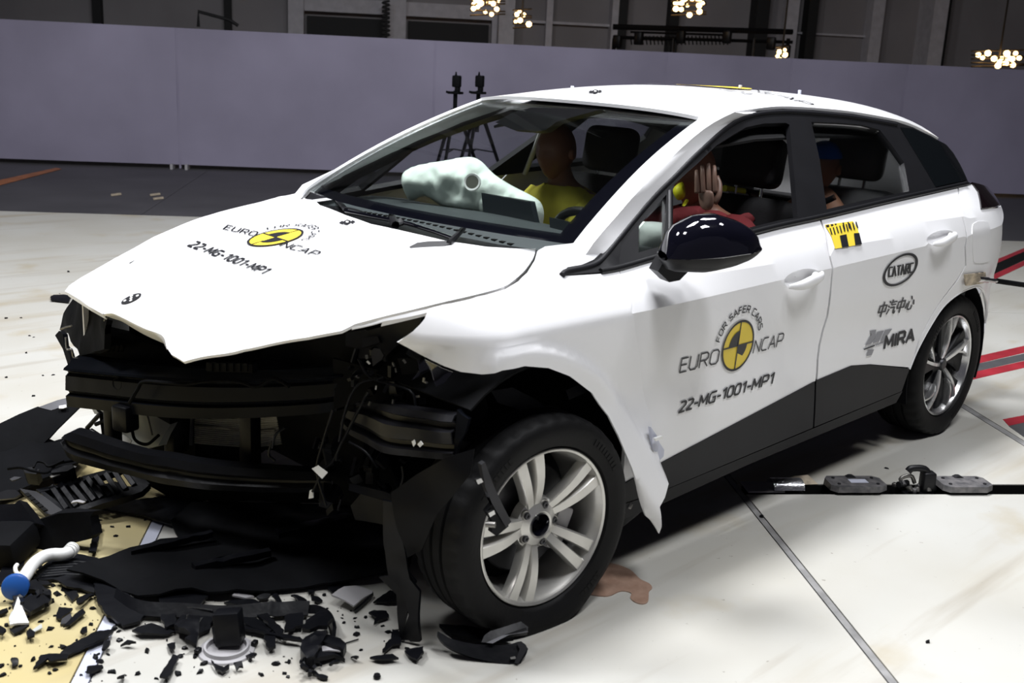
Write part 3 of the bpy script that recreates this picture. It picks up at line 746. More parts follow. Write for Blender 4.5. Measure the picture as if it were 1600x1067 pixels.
side('quarter_glass', [(1408, 201), (1427, 203), (1445, 211), (1463, 221), (1478, 228), (1489, 241), (1499, 258), (1511, 283), (1490, 288), (1464, 294), (1436, 247)], M['dkglass'], band, .004, .009)
# sail panel by the mirror
side('sail_panel', [(937, 424), (953, 398), (973, 368), (968, 410), (968, 421)], M['trim'], band, .01, .008, res=.03)
# rear: tail light, tailgate, rear bumper (seen edge on)
P_ = [hitS(*p) for p in [(1519, 286), (1526, 289), (1561, 303), (1564, 320), (1534, 327), (1529, 300)]]
side('tail_light', [(1519, 286), (1527, 288), (1545, 294), (1561, 302), (1563, 321), (1534, 327), (1529, 300)], M['lens'], car, .05, .006, res=.02, both=True)
rows = []
for z, xo, yo in ((.30, -3.38, .60), (.45, -3.46, .70), (.6, -3.47, .74), (.75, -3.44, .74), (.88, -3.40, .74), (1.0, -3.36, .70), (1.12, -3.30, .60), (1.27, -3.20, .46)):
    rows.append([V3((xo+.16*abs(s)**3, yo*s, z)) for s in [k/8-1 for k in range(17)]])
grid('tailgate', rows, M['paint'], car, 60, thick=.01, flip=True)
# door handles
def handle(cx, cy, rx, parent):
    x0, z0 = hitS(cx, cy)
    RC = recess(cx, cy, rx*1.0); P = [SF(*hitS(*p)) for p in RC]; c0 = sum(P, V3((0, 0, 0)))/len(P)
    grid('handle_recess', [[lerp(c0, p, k)+V3((0, -.030*(1-k**3), 0)) for p in P] for k in (1, .92, .8, .6, .35, .02)], M['paint'], parent, 60, closed=True)
    rows = []
    for i in range(13):
        t = i/12; x = x0+lerp(.098, -.098, t); z = z0+lerp(-.012, .016, t); s = (1-(2*t-1)**4)
        c = SF(x, z)+V3((0, .012+.026*s, 0)); hh = .007+.014*(math.sin(math.pi*t)**.7); dd = .005+.008*s
        rows.append([c+V3((0, dd*math.cos(a), hh*math.sin(a))) for a in [k*math.pi/5 for k in range(10)]])
    grid('door_handle', rows, M['paint'], parent, 70, closed=True, capends=True)
    c = SF(x0-.075, z0-.002); lathe('lock_cover', [(0, .018), (.016, .017), (.021, .008), (.022, 0)], 14, axisX(c, (0, 1, 0)), M['paint'], parent)
    c = SF(x0-.0, z0-.02)
    rows = [[SF(x0+.05*math.cos(a)*k, z0-.012+.022*math.sin(a)*k)+V3((0, -.004+.003*k, 0)) for a in [j*math.pi/8 for j in range(16)]] for k in (.05, .5, 1)]
handle(1254, 437, 29, fd); handle(1470, 373, 22, rd)
# ------------------------------------------------------------------ door mirror
ma, mb = at(1036, 398, 1, .93), at(1184, 389, 1, 1.08)
ax = (mb-ma); L = ax.length; axn = ax.normalized(); dep = axn.cross(V3((0, 0, 1))).normalized()
if dep.dot(V3((1, 0, 0))) < 0: dep = -dep
upv = V3((0, 0, 1))
def mirshell(a0, a1, n, m, name, parent, hs):
    rows = []
    for i in range(19):
        t = i/18; e = max(0., 1-abs(2*(t*.96+.02)-1)**2.6)**.5
        top = interp([(0, .045), (.1, .082), (.3, .108), (.5, .108), (.75, .082), (.9, .055), (1, .02)], t)
        bot = interp([(0, .028), (.1, .040), (.4, .050), (.7, .040), (.9, .022), (1, .008)], t)
        dp = interp([(0, .04), (.15, .075), (.5, .085), (.85, .06), (1, .02)], t)
        c = ma+ax*t+upv*(-.004+.006*t)
        rows.append([c+dep*(dp*(abs(math.cos(a))**.8)*(1 if math.cos(a) > 0 else -1))+upv*((top if math.sin(a) > 0 else bot)*math.sin(a)*(1 if 0 < i < 18 else .3)) for a in [lerp(a0, a1, k/n) for k in range(n+1)]])
    return grid(name, rows, m, parent, 60, thick=.004, flip=hs)
mir = mirshell(0, math.pi, 14, M['gloss'], 'door_mirror', car, False)
mirshell(-math.pi, 0, 14, M['trim'], 'mirror_lower_shell', mir, False)
tube('mirror_seam', [ma+ax*t+dep*interp([(0, .04), (.15, .076), (.5, .087), (.85, .062), (1, .02)], t)+upv*(-.004+.006*t) for t in [k/16 for k in range(17)]], .0025, M['lightgrey'], mir, 5)
# stalk
sp_ = [(1040, 403), (1095, 410), (1110, 417), (1075, 425), (1062, 438), (1046, 441), (1028, 424)]
sheet('mirror_arm', sp_, (-.55, .925, .98), (.35, 1, 0), M['trim'], mir, .05, .03)
# mirrored right mirror (mostly hidden)
def mirror_copy(o, parent):
    me = o.data.copy(); 
    for v in me.vertices: v.co.y = -v.co.y
    me.flip_normals(); return link(o.name.split('.')[0], me, parent)
# ------------------------------------------------------------------ wheels
def wheel(P, n, kind, squash):
    X = axisX(P, n); t = link('wheel', None, car); t.empty_display_size = .1
    RO = .320
    prof = [(.222, -.19), (.235, -.197), (.27, -.206), (.298, -.198), (.312, -.182), (RO-.001, -.165)]
    for g in (-.135, -.092, -.048):
        prof += [(RO, g-.007), (RO-.009, g-.005), (RO-.009, g+.005), (RO, g+.007)]
    prof += [(RO-.002, -.012), (RO-.008, .004), (.304, .014), (.285, .021), (.262, .021), (.243, .014), (.236, .012), (.233, .004), (.229, -.004), (.222, -.004)]
    V, F = lathegeo(prof, 150, X); k = len(prof)
    cx = V3(P)-V3(n).normalized()*.09
    for i in range(150):
        if i % 4 == 0:
            for j in range(k):
                r, y = prof[j]
                if r > .31 and (y > -.036 or y < -.145): V[i*k+j] -= (V[i*k+j]-cx-V3(n)*( (V[i*k+j]-cx).dot(V3(n)) )).normalized()*.006
    V = [V3((v.x, v.y+(.018*(squash-v.z)/squash*(1 if (v-cx).dot(V3((0, 1, 0))) > 0 else -1) if v.z < squash else 0), max(v.z, .003))) for v in V]
    V, F = fixn(V, F); mk('tyre', V, F, M['tyre'], t, 50)
    # raised sidewall lettering blocks
    bl = []
    for a0 in (.55, 2.2, 3.9):
        for q in range(9):
            a = a0+q*.055; p = X @ V3((.272*math.cos(a), .0215, .272*math.sin(a)))
            R = X.to_3x3() @ Matrix.Rotation(-a, 3, 'Y'); bl.append(boxgeo(p, (.018, .003, .010), R))
    join('sidewall_marks', bl, M['tyre'], t, 0, 'stuff')
    lathe('rim', [(.2225, -.012), (.2265, .0), (.2285, .006), (.2255, .0075), (.219, .004), (.2165, -.004), (.212, -.012), (.205, -.05), (.198, -.12), (.205, -.19), (.22, -.195)], 96, X, M['silver'] if kind == 0 else M['machined'], t, 40)
    lathe('brake_disc', [(.04, -.085), (.155, -.085), (.16, -.09), (.155, -.10), (.04, -.10)], 48, X, M['dkmetal'], t)
    lathe('barrel_back', [(.0, -.15), (.21, -.15)], 32, X, M['matte'], t)
    R3 = X.to_3x3()
    a = -.42 if kind == 0 else 2.6
    p = X @ V3((.12*math.cos(math.pi-a), -.075, .12*math.sin(math.pi-a))); rbox('brake_caliper', p, (.06, .05, .13), M['greyplastic'], t, R3 @ Matrix.Rotation(-(math.pi-a), 3, 'Y'), .012)
    NS = 5; ph = math.radians(74) if kind == 0 else math.radians(80)
    def spoke(name, r0, r1, a0, a1, w0, w1, y0, y1, m, th=.03, curve=.012):
        rows = []
        for i in range(9):
            s = i/8; r = lerp(r0, r1, s); aa = lerp(a0, a1, s**1.1); w_ = lerp(w0, w1, s)/2; y = lerp(y0, y1, s)+curve*math.sin(math.pi*s)
            d = V3((math.cos(aa), 0, math.sin(aa))); tt = V3((-math.sin(aa), 0, math.cos(aa))); c = d*r
            prof_ = [(-w_, -th), (-w_, -.006), (-w_*.8, 0), (0, .0), (w_*.8, 0), (w_, -.006), (w_, -th)]
            rows.append([X @ (c+tt*a_+V3((0, y+b_, 0))) for a_, b_ in prof_])
        V = [p for q in rows for p in q]; nn = 7; F = []
        for i in range(8):
            for j in range(nn): F.append([i*nn+j, i*nn+(j+1) % nn, (i+1)*nn+(j+1) % nn, (i+1)*nn+j])
        F += [list(range(nn)), [8*nn+j for j in range(nn)]]
        V, F = fixn(V, F); mk(name, V, F, m, t, 40)
    for k_ in range(NS):
        a = ph+k_*2*math.pi/NS
        if kind == 0:
            for s_ in (-1, 1): spoke('spoke', .045, .219, a+s_*.19, a+s_*.145, .024, .040, -.034, -.002, M['silver'], .034)
            spoke('spoke_web', .05, .115, a, a, .03, .02, -.040, -.034, M['barrel'], .02)
        else:
            spoke('spoke', .03, .218, a, a+.10, .018, .016, -.016, .0, M['machined'], .03); spoke('spoke_flank', .03, .215, a-.06, a-.12, .03, .06, -.026, -.012, M['plastic'], .02, 0)
            spoke('spoke_fork', .09, .218, a+.05, a+.45, .010, .014, -.016, -.003, M['machined'], .03)
            spoke('blade', .05, .212, a+.30, a+.62, .04, .10, -.035, -.022, M['plastic'], .02, 0)
        b = ph+(k_+.5)*2*math.pi/NS
        if kind == 0:
            p = V3((.057*math.cos(b), -.026, .057*math.sin(b)))
            lathe('lug_nut', [(0, .004), (.004, .004), (.005, .007), (.0095, .007), (.0105, .003), (.0105, -.012)], 6, axisX(X @ p, n), M['dkmetal'], t, 30)
            lathe('lug_washer', [(.011, .001), (.014, .001), (.0165, -.004), (.0165, -.012)], 14, axisX(X @ p, n), M['galv'], t, 40)
    if kind == 0:
        lathe('hub_flange', [(.030, -.034), (.033, -.020), (.040, -.017), (.075, -.034), (.08, -.06)], 40, X, M['silver'], t, 40)
        lathe('centre_bore', [(.0, -.055), (.026, -.055), (.030, -.020), (.0325, -.016), (.0335, -.02)], 32, X, M['gloss'], t, 40)
    else:
        lathe('centre_cap', [(0, -.008), (.022, -.010), (.027, -.016), (.028, -.04)], 24, X, M['dkmetal'], t, 40)
        lathe('hub_flange', [(.028, -.022), (.06, -.034), (.07, -.06)], 30, X, M['plastic'], t, 40)
    return t
fwn = V3((math.sin(.0837), math.cos(.0837), .0176)); fw = wheel(FWC, fwn, 0, .07)
rw = wheel((-2.705, .865, .32), (0, 1, 0), 1, .03)
wheel((-2.705, -.865, .32), (0, -1, 0), 1, .03); wheel((-.07, -.865, .31), (0, -1, 0), 1, .03)
# ------------------------------------------------------------------ underbody, wheel wells, firewall
V, F = boxgeo((-1.75, 0, .245), (2.4, 1.60, .11), None, .02); mk('floor_pan', V, F, M['matte'], car, 30)
V, F = boxgeo((-2.9, 0, .42), (.9, 1.1, .5), None, .05); mk('rear_floor', V, F, M['matte'], car, 30)
def liner(cx, cz, R, y0, y1, a0=-.35, a1=3.5, sg=1):
    rows = [[V3((cx+R*math.cos(lerp(a0, a1, i/20)), sg*y, cz+R*math.sin(lerp(a0, a1, i/20)))) for i in range(21)] for y in (y0, y1)]
    grid('wheel_arch_liner', rows, M['matte'], car, 60, thick=.006)
    c = V3((cx, sg*y0, cz)); rim_ = rows[0]; V = [c]+rim_; F = [[0, i, i+1] for i in range(1, 21)]
    mk('wheel_well_wall', V, F, M['matte'], car, 0)
liner(-2.705, .33, .365, .50, .865); liner(-2.705, .33, .365, .50, .85, sg=-1)
liner(-.10, .36, .39, .46, .86, .9, 3.75); liner(-.05, .33, .36, .46, .86, -.1, 3.5, -1)
rbox('firewall', (-.62, 0, .58), (.06, 1.5, .72), M['matte'], car, None, .01)
rbox('motor_cover', (-.18, -.12, .60), (.62, .9, .42), M['matte'], car, None, .06)
rbox('drive_unit', (-.15, -.05, .36), (.55, .85, .24), M['matte'], car, None, .05)
rbox('inner_wing', (-.30, .58, .70), (.5, .12, .30), M['matte'], car, None, .03)
rbox('inner_wing', (-.12, -.66, .62), (.9, .12, .40), M['matte'], car, None, .03)
# suspension strut in the front well
tube('strut', [(-.12, .62, .70), (-.1, .70, .33)], .035, M['matte'], car); rbox('steering_knuckle', (-.1, .72, .3), (.1, .12, .22), M['dkmetal'], car, None, .02)
# cowl panel and wipers
cowl = [(462, 301), (466, 296), (474, 294), (482, 293), (488, 296), (520, 310), (580, 330), (640, 344), (700, 357), (780, 372), (846, 382), (838, 390), (800, 389.5), (760, 387), (700, 379), (640, 365), (580, 352), (540, 338), (500, 322), (480, 313)]
def CF(x, y): return V3((x, y, H(x, y)-.016+.0*(x)))
cw = panel('cowl', [hitH(*p) for p in cowl], lambda x, y: V3((x, y, H(x, y)-.02)), M['trim'], car, .01, .04, (), (0, 0, 1), 40)
rbox('cowl_box', (-.62, 0, .90), (.22, 1.36, .08), M['matte'], car, None, .02)
def wpt(px, py, lift): 
    q = hitH(px, py); return V3((q[0], q[1], H(*q)))+(CAM-V3((q[0], q[1], H(*q)))).normalized()*lift
wa = link('wiper', None, car); wa.empty_display_size = .05
tube('wiper_arm', [wpt(505, 291, .03), wpt(520, 305, .035), wpt(541, 329, .04)], .010, M['trim'], wa, 6)
tube('wiper_blade', [wpt(541, 330, .035), wpt(580, 338, .03), wpt(612, 344, .03)], .008, M['gloss'], wa, 6)
tube('wiper_blade', [wpt(612, 344, .03), wpt(640, 350, .03), wpt(680, 362, .03), wpt(708, 372, .03)], .007, M['gloss'], wa, 6)
tube('wiper_pivot', [wpt(612, 339, .03), wpt(618, 352, .04), wpt(626, 347, .03)], .014, M['trim'], wa, 8)
wb = link('wiper', None, car); wb.empty_display_size = .05
tube('wiper_arm', [wpt(724, 357, .035), wpt(714, 368, .04), wpt(702, 378, .04)], .009, M['trim'], wb, 6)
sheet('wiper_head', [(640, 385), (652, 379), (668, 377), (700, 376), (706, 379), (690, 386), (668, 388), (642, 389)], wpt(672, 382, .02), (.3, .3, .9), M['trim'], wb, .012, .02)
# hood corner blanking piece at the right base of the screen
sheet('cowl_corner', [(461, 303), (467, 297), (478, 295), (488, 297), (478, 308), (474, 313)], wpt(472, 304, .004), (.3, .5, .8), M['trim'], car, .01, .03)
# ------------------------------------------------------------------ crushed front end
def strip(name, top, bot, P1, P2, prof, m, parent=car, thick=.006, bow=0., crumple=0., n=36, smooth=40):
    P1 = V3(P1); P2 = V3(P2); d = (P2-P1); d.z = 0; N = V3((d.y, -d.x, 0)).normalized()
    if N.dot(CAM-P1) < 0: N = -N
    def res_(pp):
        q = cr(pp, 10); return [q[min(int(i/n*(len(q)-1)+.5), len(q)-1)] for i in range(n+1)]
    T, B = res_(top), res_(bot); rows = []
    for i in range(n+1):
        s = i/n; o = bow*4*s*(1-s)
        a, b = on(*T[i], P1+N*o, N), on(*B[i], P1+N*o, N)
        rows.append([lerp(a, b, t)+N*(f+crumple*noise.noise(lerp(a, b, t)*9)) for t, f in prof])
    return grid(name, rows, m, parent, smooth, thick=thick)
BP = [(0, -.03), (.01, .0), (.10, .012), (.16, .035), (.20, .038), (.25, .02), (.28, .018), (.33, .03), (.62, .034), (.66, .02), (.70, .018), (.74, .034), (.97, .03), (1, -.02)]
bb = strip('bumper_beam', [(112, 559), (160, 564), (240, 571), (330, 576), (430, 577), (520, 573), (548, 570)], [(113, 617), (116, 634), (180, 641), (260, 650), (340, 653), (430, 650), (500, 645), (535, 640)][1:], (.5, -.78, .4), (.14, .27, .55), BP, M['beam'], bow=.03)
strip('beam_flange', [(122, 548), (150, 552), (210, 559), (290, 566), (360, 571), (440, 571), (530, 566)], [(113, 561), (160, 566), (240, 573), (330, 578), (430, 579), (520, 575), (546, 572)], (.44, -.77, .4), (.08, .27, .55), [(0, -.08), (.5, -.03), (1, .0)], M['beam'], bb)
rng = random.Random(3)
c = on(202, 594, (.5, -.78, .4), V3((1.05, .36, 0)).normalized())
lathe('beam_hole', [(0, -.004), (.016, -.004), (.02, .006)], 18, axisX(c+V3((.045, .015, 0)), (1.05, .36, .1)), M['slotdark'], bb)
N_ = V3((1.05, .36, 0)).normalized()
fbk = sheet('foam_block', [(322, 566), (394, 569), (394, 583), (322, 580)], V3((.56, -.76, .4))+N_*.02, N_, M['matte'], bb, .02, .02)
for k in range(6): sheet('foam_rib', [(326+k*11, 567.5), (331+k*11, 567.8), (331+k*11, 580.5), (326+k*11, 580.2)], V3((.56, -.76, .4))+N_*.026, N_, M['matte'], bb, .008, .02)
def wire(pxs, P, N, r=.005, m='matte', parent=None, name='wire'):
    return tube(name, cr([tuple(on(x, y, P, V3(N).normalized())) for x, y in pxs], 5), r, M[m], parent or car, 6)
wire([(202, 630), (215, 608), (225, 596), (262, 598), (292, 600), (330, 595), (372, 596), (402, 604), (425, 592), (440, 596), (452, 604)], (.60, -.74, .4), N_, .006, 'matte', bb)
strip('lower_beam', [(104, 677), (118, 672), (150, 682), (200, 698), (250, 709), (320, 720), (400, 728), (520, 736)], [(100, 693), (112, 716), (150, 730), (200, 742), (250, 754), (320, 764), (400, 768), (520, 768)], (.58, -.60, .3), (.2, .33, .4), [(0, -.03), (.05, .01), (.3, .022), (.45, .008), (.55, .008), (.7, .022), (.95, .012), (1, -.03)], M['plastic'], crumple=.01)
sheet('lower_shade_sheet', [(225, 738), (262, 748), (330, 762), (400, 766), (520, 766), (600, 760), (640, 785), (600, 792), (440, 786), (330, 784), (262, 776), (235, 756)], (.10, .0, .2), (1, .35, .1), M['matte'], car, .01, .05, .04, 6)  # matte black sheet added to fill the deep shadow below the lower beam
# radiator pack
rad = sheet('radiator', [(299, 645), (340, 650), (400, 655), (460, 640), (505, 632), (512, 650), (490, 668), (470, 692), (440, 704), (395, 702), (340, 697), (300, 692)], (.16, -.25, .4), (1, .33, .12), M['matte'], car, .03, .03)
fins = []
Pr, Nr = V3((.175, -.25, .4)), V3((1, .33, .12)).normalized()
for k in range(15):
    yl = 648+k*3.1; q = cr([(304, yl), (350, yl+4), (400, yl+6), (455, yl+4-k*.3)], 5)
    g = tubegeo([on(x, y, Pr, Nr) for x, y in q], .0028, 4); fins.append(fixn(*g))
for k in range(7):
    q = cr([(352, 632+k*3), (410, 638+k*3.2), (470, 640+k*2.5), (500-k, 634+k*3.2)], 5); fins.append(fixn(*tubegeo([on(x, y, Pr, Nr) for x, y in q], .0028, 4)))
join('fin', fins, M['silver'], rad, 60, 'stuff')
wire([(304, 664), (340, 668), (385, 672), (430, 672)], Pr+Nr*.004, Nr, .0045, 'galv', rad, 'tank_strip')
wire([(301, 644), (299, 695)], Pr+Nr*.006, Nr, .008, 'dkmetal', rad, 'end_tank')
rbox('upright', at(272, 690, 0, .22), (.05, .05, .36), M['plastic'], car, rotz(.3), .006)
rbox('upright', at(391, 695, 0, .24), (.05, .05, .26), M['plastic'], car, rotz(.3), .006)
rbox('upright', at(176, 660, 0, .44), (.045, .045, .22), M['plastic'], car, rotz(.3), .008)
rbox('relay_box', at(196, 652, 0, .45), (.06, .07, .09), M['plastic'], car, rotz(.3), .01)
sheet('inner_panel', [(196, 638), (305, 640), (305, 715), (240, 705), (200, 690)], (.16, -.75, .2), (1, .35, .1), M['matte'], car, .02, .04)
tk = sheet('washer_tank', [(126, 620), (180, 626), (262, 630), (270, 645), (250, 695), (225, 702), (185, 694), (168, 690), (163, 648), (150, 646), (143, 634), (132, 630)], (.38, -.80, .2), (1, .35, .1), M['milky'], car, .04, .02, .02, 9)
wire([(150, 625), (153, 640), (162, 648)], (.41, -.80, .2), (1, .35, .1), .006, 'matte', tk, 'hose'); wire([(200, 640), (206, 670), (212, 688), (230, 694), (248, 680)], (.42, -.80, .2), (1, .35, .1), .006, 'matte', tk, 'hose')
wire([(228, 640), (238, 680)], (.40, -.80, .2), (1, .35, .1), .004, 'galv', tk, 'seam')
sheet('crumpled_label', [(181, 690), (191, 679), (205, 688), (200, 697)], (.42, -.80, .2), (1, .3, .3), M['paper'], tk, .004, .02, .01, 20)
for a, b in (((136, 669), (158, 645)), ((142, 672), (160, 684)), ((136, 671), (158, 690)), ((158, 645), (164, 690)), ((150, 663), (166, 656))):
    wire([a, b], (.45, -.8, .2), (1, .3, 0), .008, 'plastic', None, 'bracket_bar')
# headlamp and nose junk, car right
sheet('headlamp_carrier', [(114, 463), (150, 484), (170, 500), (160, 545), (126, 556), (116, 540), (108, 520), (97, 520), (92, 515)], (.43, -.82, .6), (1, -.2, .2), M['matte'], car, .02, .03, .015, 10)
sheet('headlamp_bracket', [(86, 524), (92, 517), (98, 522), (100, 540), (108, 552), (112, 568), (106, 570), (98, 545)], (.47, -.82, .5), (1, .2, .2), M['plastic'], car, .02, .03)
wire([(103, 527), (105, 545), (112, 546), (115, 558), (122, 561)], (.5, -.8, .5), N_, .004, 'galv', None, 'clip_strip')
wire([(95, 514), (104, 511), (112, 509)], (.5, -.85, .6), N_, .004, 'galv', None, 'clip_strip')
sheet('bracket_plate', [(133, 512), (143, 505), (148, 518), (140, 517)], (.42, -.7, .6), (1, .2, .2), M['galv'], car, .004, .02)
sheet('bracket_plate', [(136, 548), (150, 540), (192, 549), (191, 554)], (.36, -.66, .5), (1, .2, .6), M['galv'], car, .004, .02)
wire([(163, 501), (167, 497), (170, 496)], (.5, -.6, .6), N_, .004, 'galv', None, 'clip_strip')
for k in range(6): wire([(155+k*7, 548), (158+k*7, 539)], (.40, -.6, .5), N_, .008, 'matte', None, 'cable_rib')
rbox('grille_shutter', at(240, 555, 0, .30), (.10, .55, .12), M['matte'], car, rotz(.3), .03)
# left crush rail and the beam end bent back
strip('crush_rail', [(556, 628), (600, 632), (650, 640), (712, 647)], [(538, 662), (556, 682), (600, 705), (650, 716), (712, 719)], (.22, .44, .6), (.16, .87, .6), [(0, -.03), (.02, .0), (.14, .012), (.20, -.004), (.30, -.006), (.36, .02), (.62, .016), (.68, -.004), (.76, -.004), (.82, .016), (.97, .01), (1, -.03)], M['railsteel'], crumple=.02)
cr_ = [o for o in car.children if o.name.startswith('crush_rail')][0]
for pp in ([(643, 690), (647, 687), (649, 693), (646, 698)], [(652, 694), (657, 689), (661, 694), (656, 699)]):
    sheet('paint_chip', pp, (.245, .7, .6), (1, .14, 0), M['paper'], cr_, .002, .02)
sheet('rail_end_plate', [(714, 640), (722, 648), (732, 655), (728, 676), (720, 690), (713, 716)], (.15, .88, .6), (1, .3, 0), M['beam'], car, .02, .03, .02, 12)
# mangled headlamp area, car left
for pp, P, N, mm, nm in (
    ([(560, 520), (640, 500), (662, 492), (655, 510), (636, 525), (622, 536), (600, 560), (560, 560)], (.10, .55, .8), (1, .5, .1), 'plastic', 'headlamp_shell'),
    ([(540, 520), (570, 515), (590, 530), (560, 545), (540, 540)], (.16, .4, .8), (1, .5, .3), 'plastic', 'headlamp_shell'),
    ([(563, 528), (588, 525), (592, 535), (566, 543)], (.18, .45, .75), (1, .6, .3), 'clad', 'bracket_plate'),
    ([(580, 550), (584, 544), (594, 545), (600, 555), (597, 562), (588, 568), (583, 572)], (.20, .5, .75), (1, .6, .2), 'dkmetal', 'bracket_plate'),
    ([(520, 560), (600, 580), (660, 600), (650, 640), (560, 630), (520, 640)], (.06, .5, .7), (1, .5, .1), 'matte', 'inner_panel'),
    ([(620, 560), (665, 560), (700, 590), (745, 590), (760, 640), (740, 700), (700, 720), (640, 640)], (.06, .7, .7), (1, .5, .1), 'matte', 'inner_panel'),
    ([(520, 640), (570, 660), (600, 710), (620, 760), (600, 800), (520, 780)], (.04, .4, .45), (1, .4, .1), 'matte', 'inner_panel'),
    ([(565, 770), (600, 775), (606, 800), (600, 820), (555, 812), (548, 790)], (.20, .5, .3), (1, .5, .2), 'plastic', 'bracket_plate'),
    ([(545, 755), (600, 768), (628, 780), (628, 790), (590, 780), (545, 766)], (.24, .5, .35), (1, .5, .4), 'plastic', 'bracket_plate'),
    ([(765, 610), (800, 605), (840, 625), (868, 655), (880, 668), (850, 660), (810, 640), (775, 628)], (-.05, .8, .62), (.4, 1, .2), 'plastic', 'torn_liner'),
    ([(885, 610), (905, 600), (915, 612), (890, 625)], (-.25, .8, .66), (.3, 1, .2), 'plastic', 'torn_liner')):
    sheet(nm, pp, P, N, M[mm], car, .012, .03, .02, 9)
sheet('clear_shard', [(664, 562), (690, 575), (707, 582), (695, 598), (681, 604), (676, 592), (672, 575)], (.26, .88, .78), (1, .6, .1), M['clear'], car, .003, .02, .012, 12)
sheet('clear_shard', [(652, 563), (664, 562), (672, 578), (660, 585), (644, 594), (655, 578)], (.24, .84, .78), (1, .4, .2), M['clear'], car, .003, .02, .012, 12)
bits = []
for k in range(70):
    px, py = rng.uniform(545, 690), rng.uniform(515, 640)
    if py < 545-(px-545)*.2+10: continue
    p = on(px, py, (.10+rng.uniform(-.04, .06), .55, .7), V3((1, .5, .1)).normalized())
    s = (rng.uniform(.006, .05), rng.uniform(.005, .025), rng.uniform(.004, .02)); bits.append(boxgeo(p, s, rot3(rng.uniform(0, 3), rng.uniform(0, 3), rng.uniform(0, 3))))
for k in range(40):
    px, py = rng.uniform(485, 640), rng.uniform(690, 800)
    p = on(px, py, (.15+rng.uniform(-.04, .06), .4, .5), V3((1, .5, .1)).normalized())
    s = (rng.uniform(.01, .07), rng.uniform(.01, .03), rng.uniform(.005, .03)); bits.append(boxgeo(p, s, rot3(rng.uniform(0, 3), rng.uniform(0, 3), rng.uniform(0, 3))))
join('crushed_bits', bits, M['plastic'], car, 0, 'stuff')
for k in range(14):
    px, py = rng.uniform(555, 670), rng.uniform(520, 640)
    p = on(px, py, (.19, .55, .7), V3((1, .5, .1)).normalized()); rbox('metal_clip', p, (.012, .004, .006), M['galv'], car, rot3(k, k*2., k*.7), 0)
for q in ([(570, 620), (556, 650), (535, 690), (520, 720), (500, 735)], [(575, 612), (560, 640), (530, 700), (525, 720)], [(545, 690), (570, 705), (590, 730)], [(628, 728), (630, 745), (625, 762)], [(500, 742), (493, 760), (488, 768)],
          [(425, 690), (420, 710), (430, 720)], [(520, 640), (505, 690), (495, 735), (510, 790)], [(560, 560), (580, 590), (640, 610), (650, 640)], [(445, 668), (430, 680), (425, 700)], [(600, 590), (560, 600), (540, 640), (530, 690)]):
    wire(q, (.26, .45, .6), (1, .5, .1), .004, 'plastic')
sheet('label_tag', [(487, 732), (497, 727), (512, 738), (503, 748)], (.3, .40, .5), (1, .4, .4), M['paper'], car, .002, .02)
sheet('label_tag', [(484, 766), (489, 764), (489, 778), (482, 779)], (.3, .38, .5), (1, .4, .1), M['white'], car, .004, .02)
# torn arch liner hanging in front of the tyre
sheet('arch_liner_flap', [(610, 770), (650, 742), (700, 712), (740, 702), (738, 738), (708, 775), (684, 802), (670, 832), (656, 862), (636, 872), (622, 830)], (.24, .85, .4), (1, .55, .05), M['linerb'], car, .008, .025, .035, 7)
sheet('arch_liner_strip', [(598, 782), (613, 785), (625, 830), (640, 905), (655, 925), (655, 1004), (640, 1004), (628, 990), (640, 960), (625, 920), (606, 900), (598, 850)], (.26, .75, .25), (1, .5, .05), M['plastic'], car, .012, .025, .02, 9)
sheet('arch_liner_strip', [(592, 902), (640, 896), (650, 910), (640, 940), (630, 990), (650, 1002), (625, 1000), (618, 930)], (.25, .75, .2), (1, .6, .1), M['plastic'], car, .008, .025, .02, 9)
# bracket resting over the rim
bk = sheet('broken_bracket', [(752, 726), (758, 722), (772, 760), (787, 792), (799, 815), (791, 824), (780, 806), (768, 785), (758, 760)], (.16, 1.0, .45), (.3, 1, .1), M['dkmetal'], car, .02, .02)
sheet('bracket_foot', [(760, 800), (772, 784), (780, 796), (795, 822), (776, 838), (768, 832), (770, 815)], (.15, 1.0, .4), (.3, 1, .1), M['plastic'], bk, .02, .02)
for pp in ([(744, 750), (752, 747), (755, 753), (747, 757)], [(763, 802), (772, 797), (774, 803), (766, 808)]): sheet('bracket_clip', pp, (.165, 1.012, .4), (.3, 1, .1), M['chrome'], bk, .012, .01)
tube('bracket_pin', [at(759, 819, 1, 1.0), at(774, 820, 1, 1.02)], .008, M['galv'], bk)
# bits behind the front wheel under the sill
rbox('jack_point', at(975, 800, 1, .83), (.10, .06, .05), M['plastic'], car, rot3(.1, .3, 0), .012)
for p_ in ((966, 800), (972, 803), (984, 790)): rbox('metal_clip', at(*p_, 1, .87), (.02, .02, .012), M['galv'], car, rot3(p_[0], 1, 0), .003)
sheet('torn_liner', [(962, 690), (976, 700), (972, 750), (968, 790), (955, 800), (948, 740)], (-.5, .84, .4), (.2, 1, 0), M['plastic'], car, .01, .03)
# crash-data cable plugged into the rear quarter
side('socket_plate', [(1508, 429), (1540, 425), (1541, 441), (1510, 446)], M['tape'], qp, .006, .012, res=.03)
p0 = SF(*hitS(1528, 436, .03))+V3((0, .03, 0)); p1 = SF(*hitS(1558, 439, .05))+V3((0, .05, 0))
cab = thing('data_cable', (p1.x, p1.y, 0), 'black tether cable with bright metal plug running off from the rear quarter', 'cable')
tube('metal_plug', [p0, lerp(p0, p1, .5), lerp(p0, p1, .52), p1], .012, M['chrome'], cab, 12, [.013, .013, .009, .009])
d = at(1640, 451, 1, 1.02)
tube('sheath', [p1, lerp(p1, d, .5), d], .012, M['matte'], cab, 10)
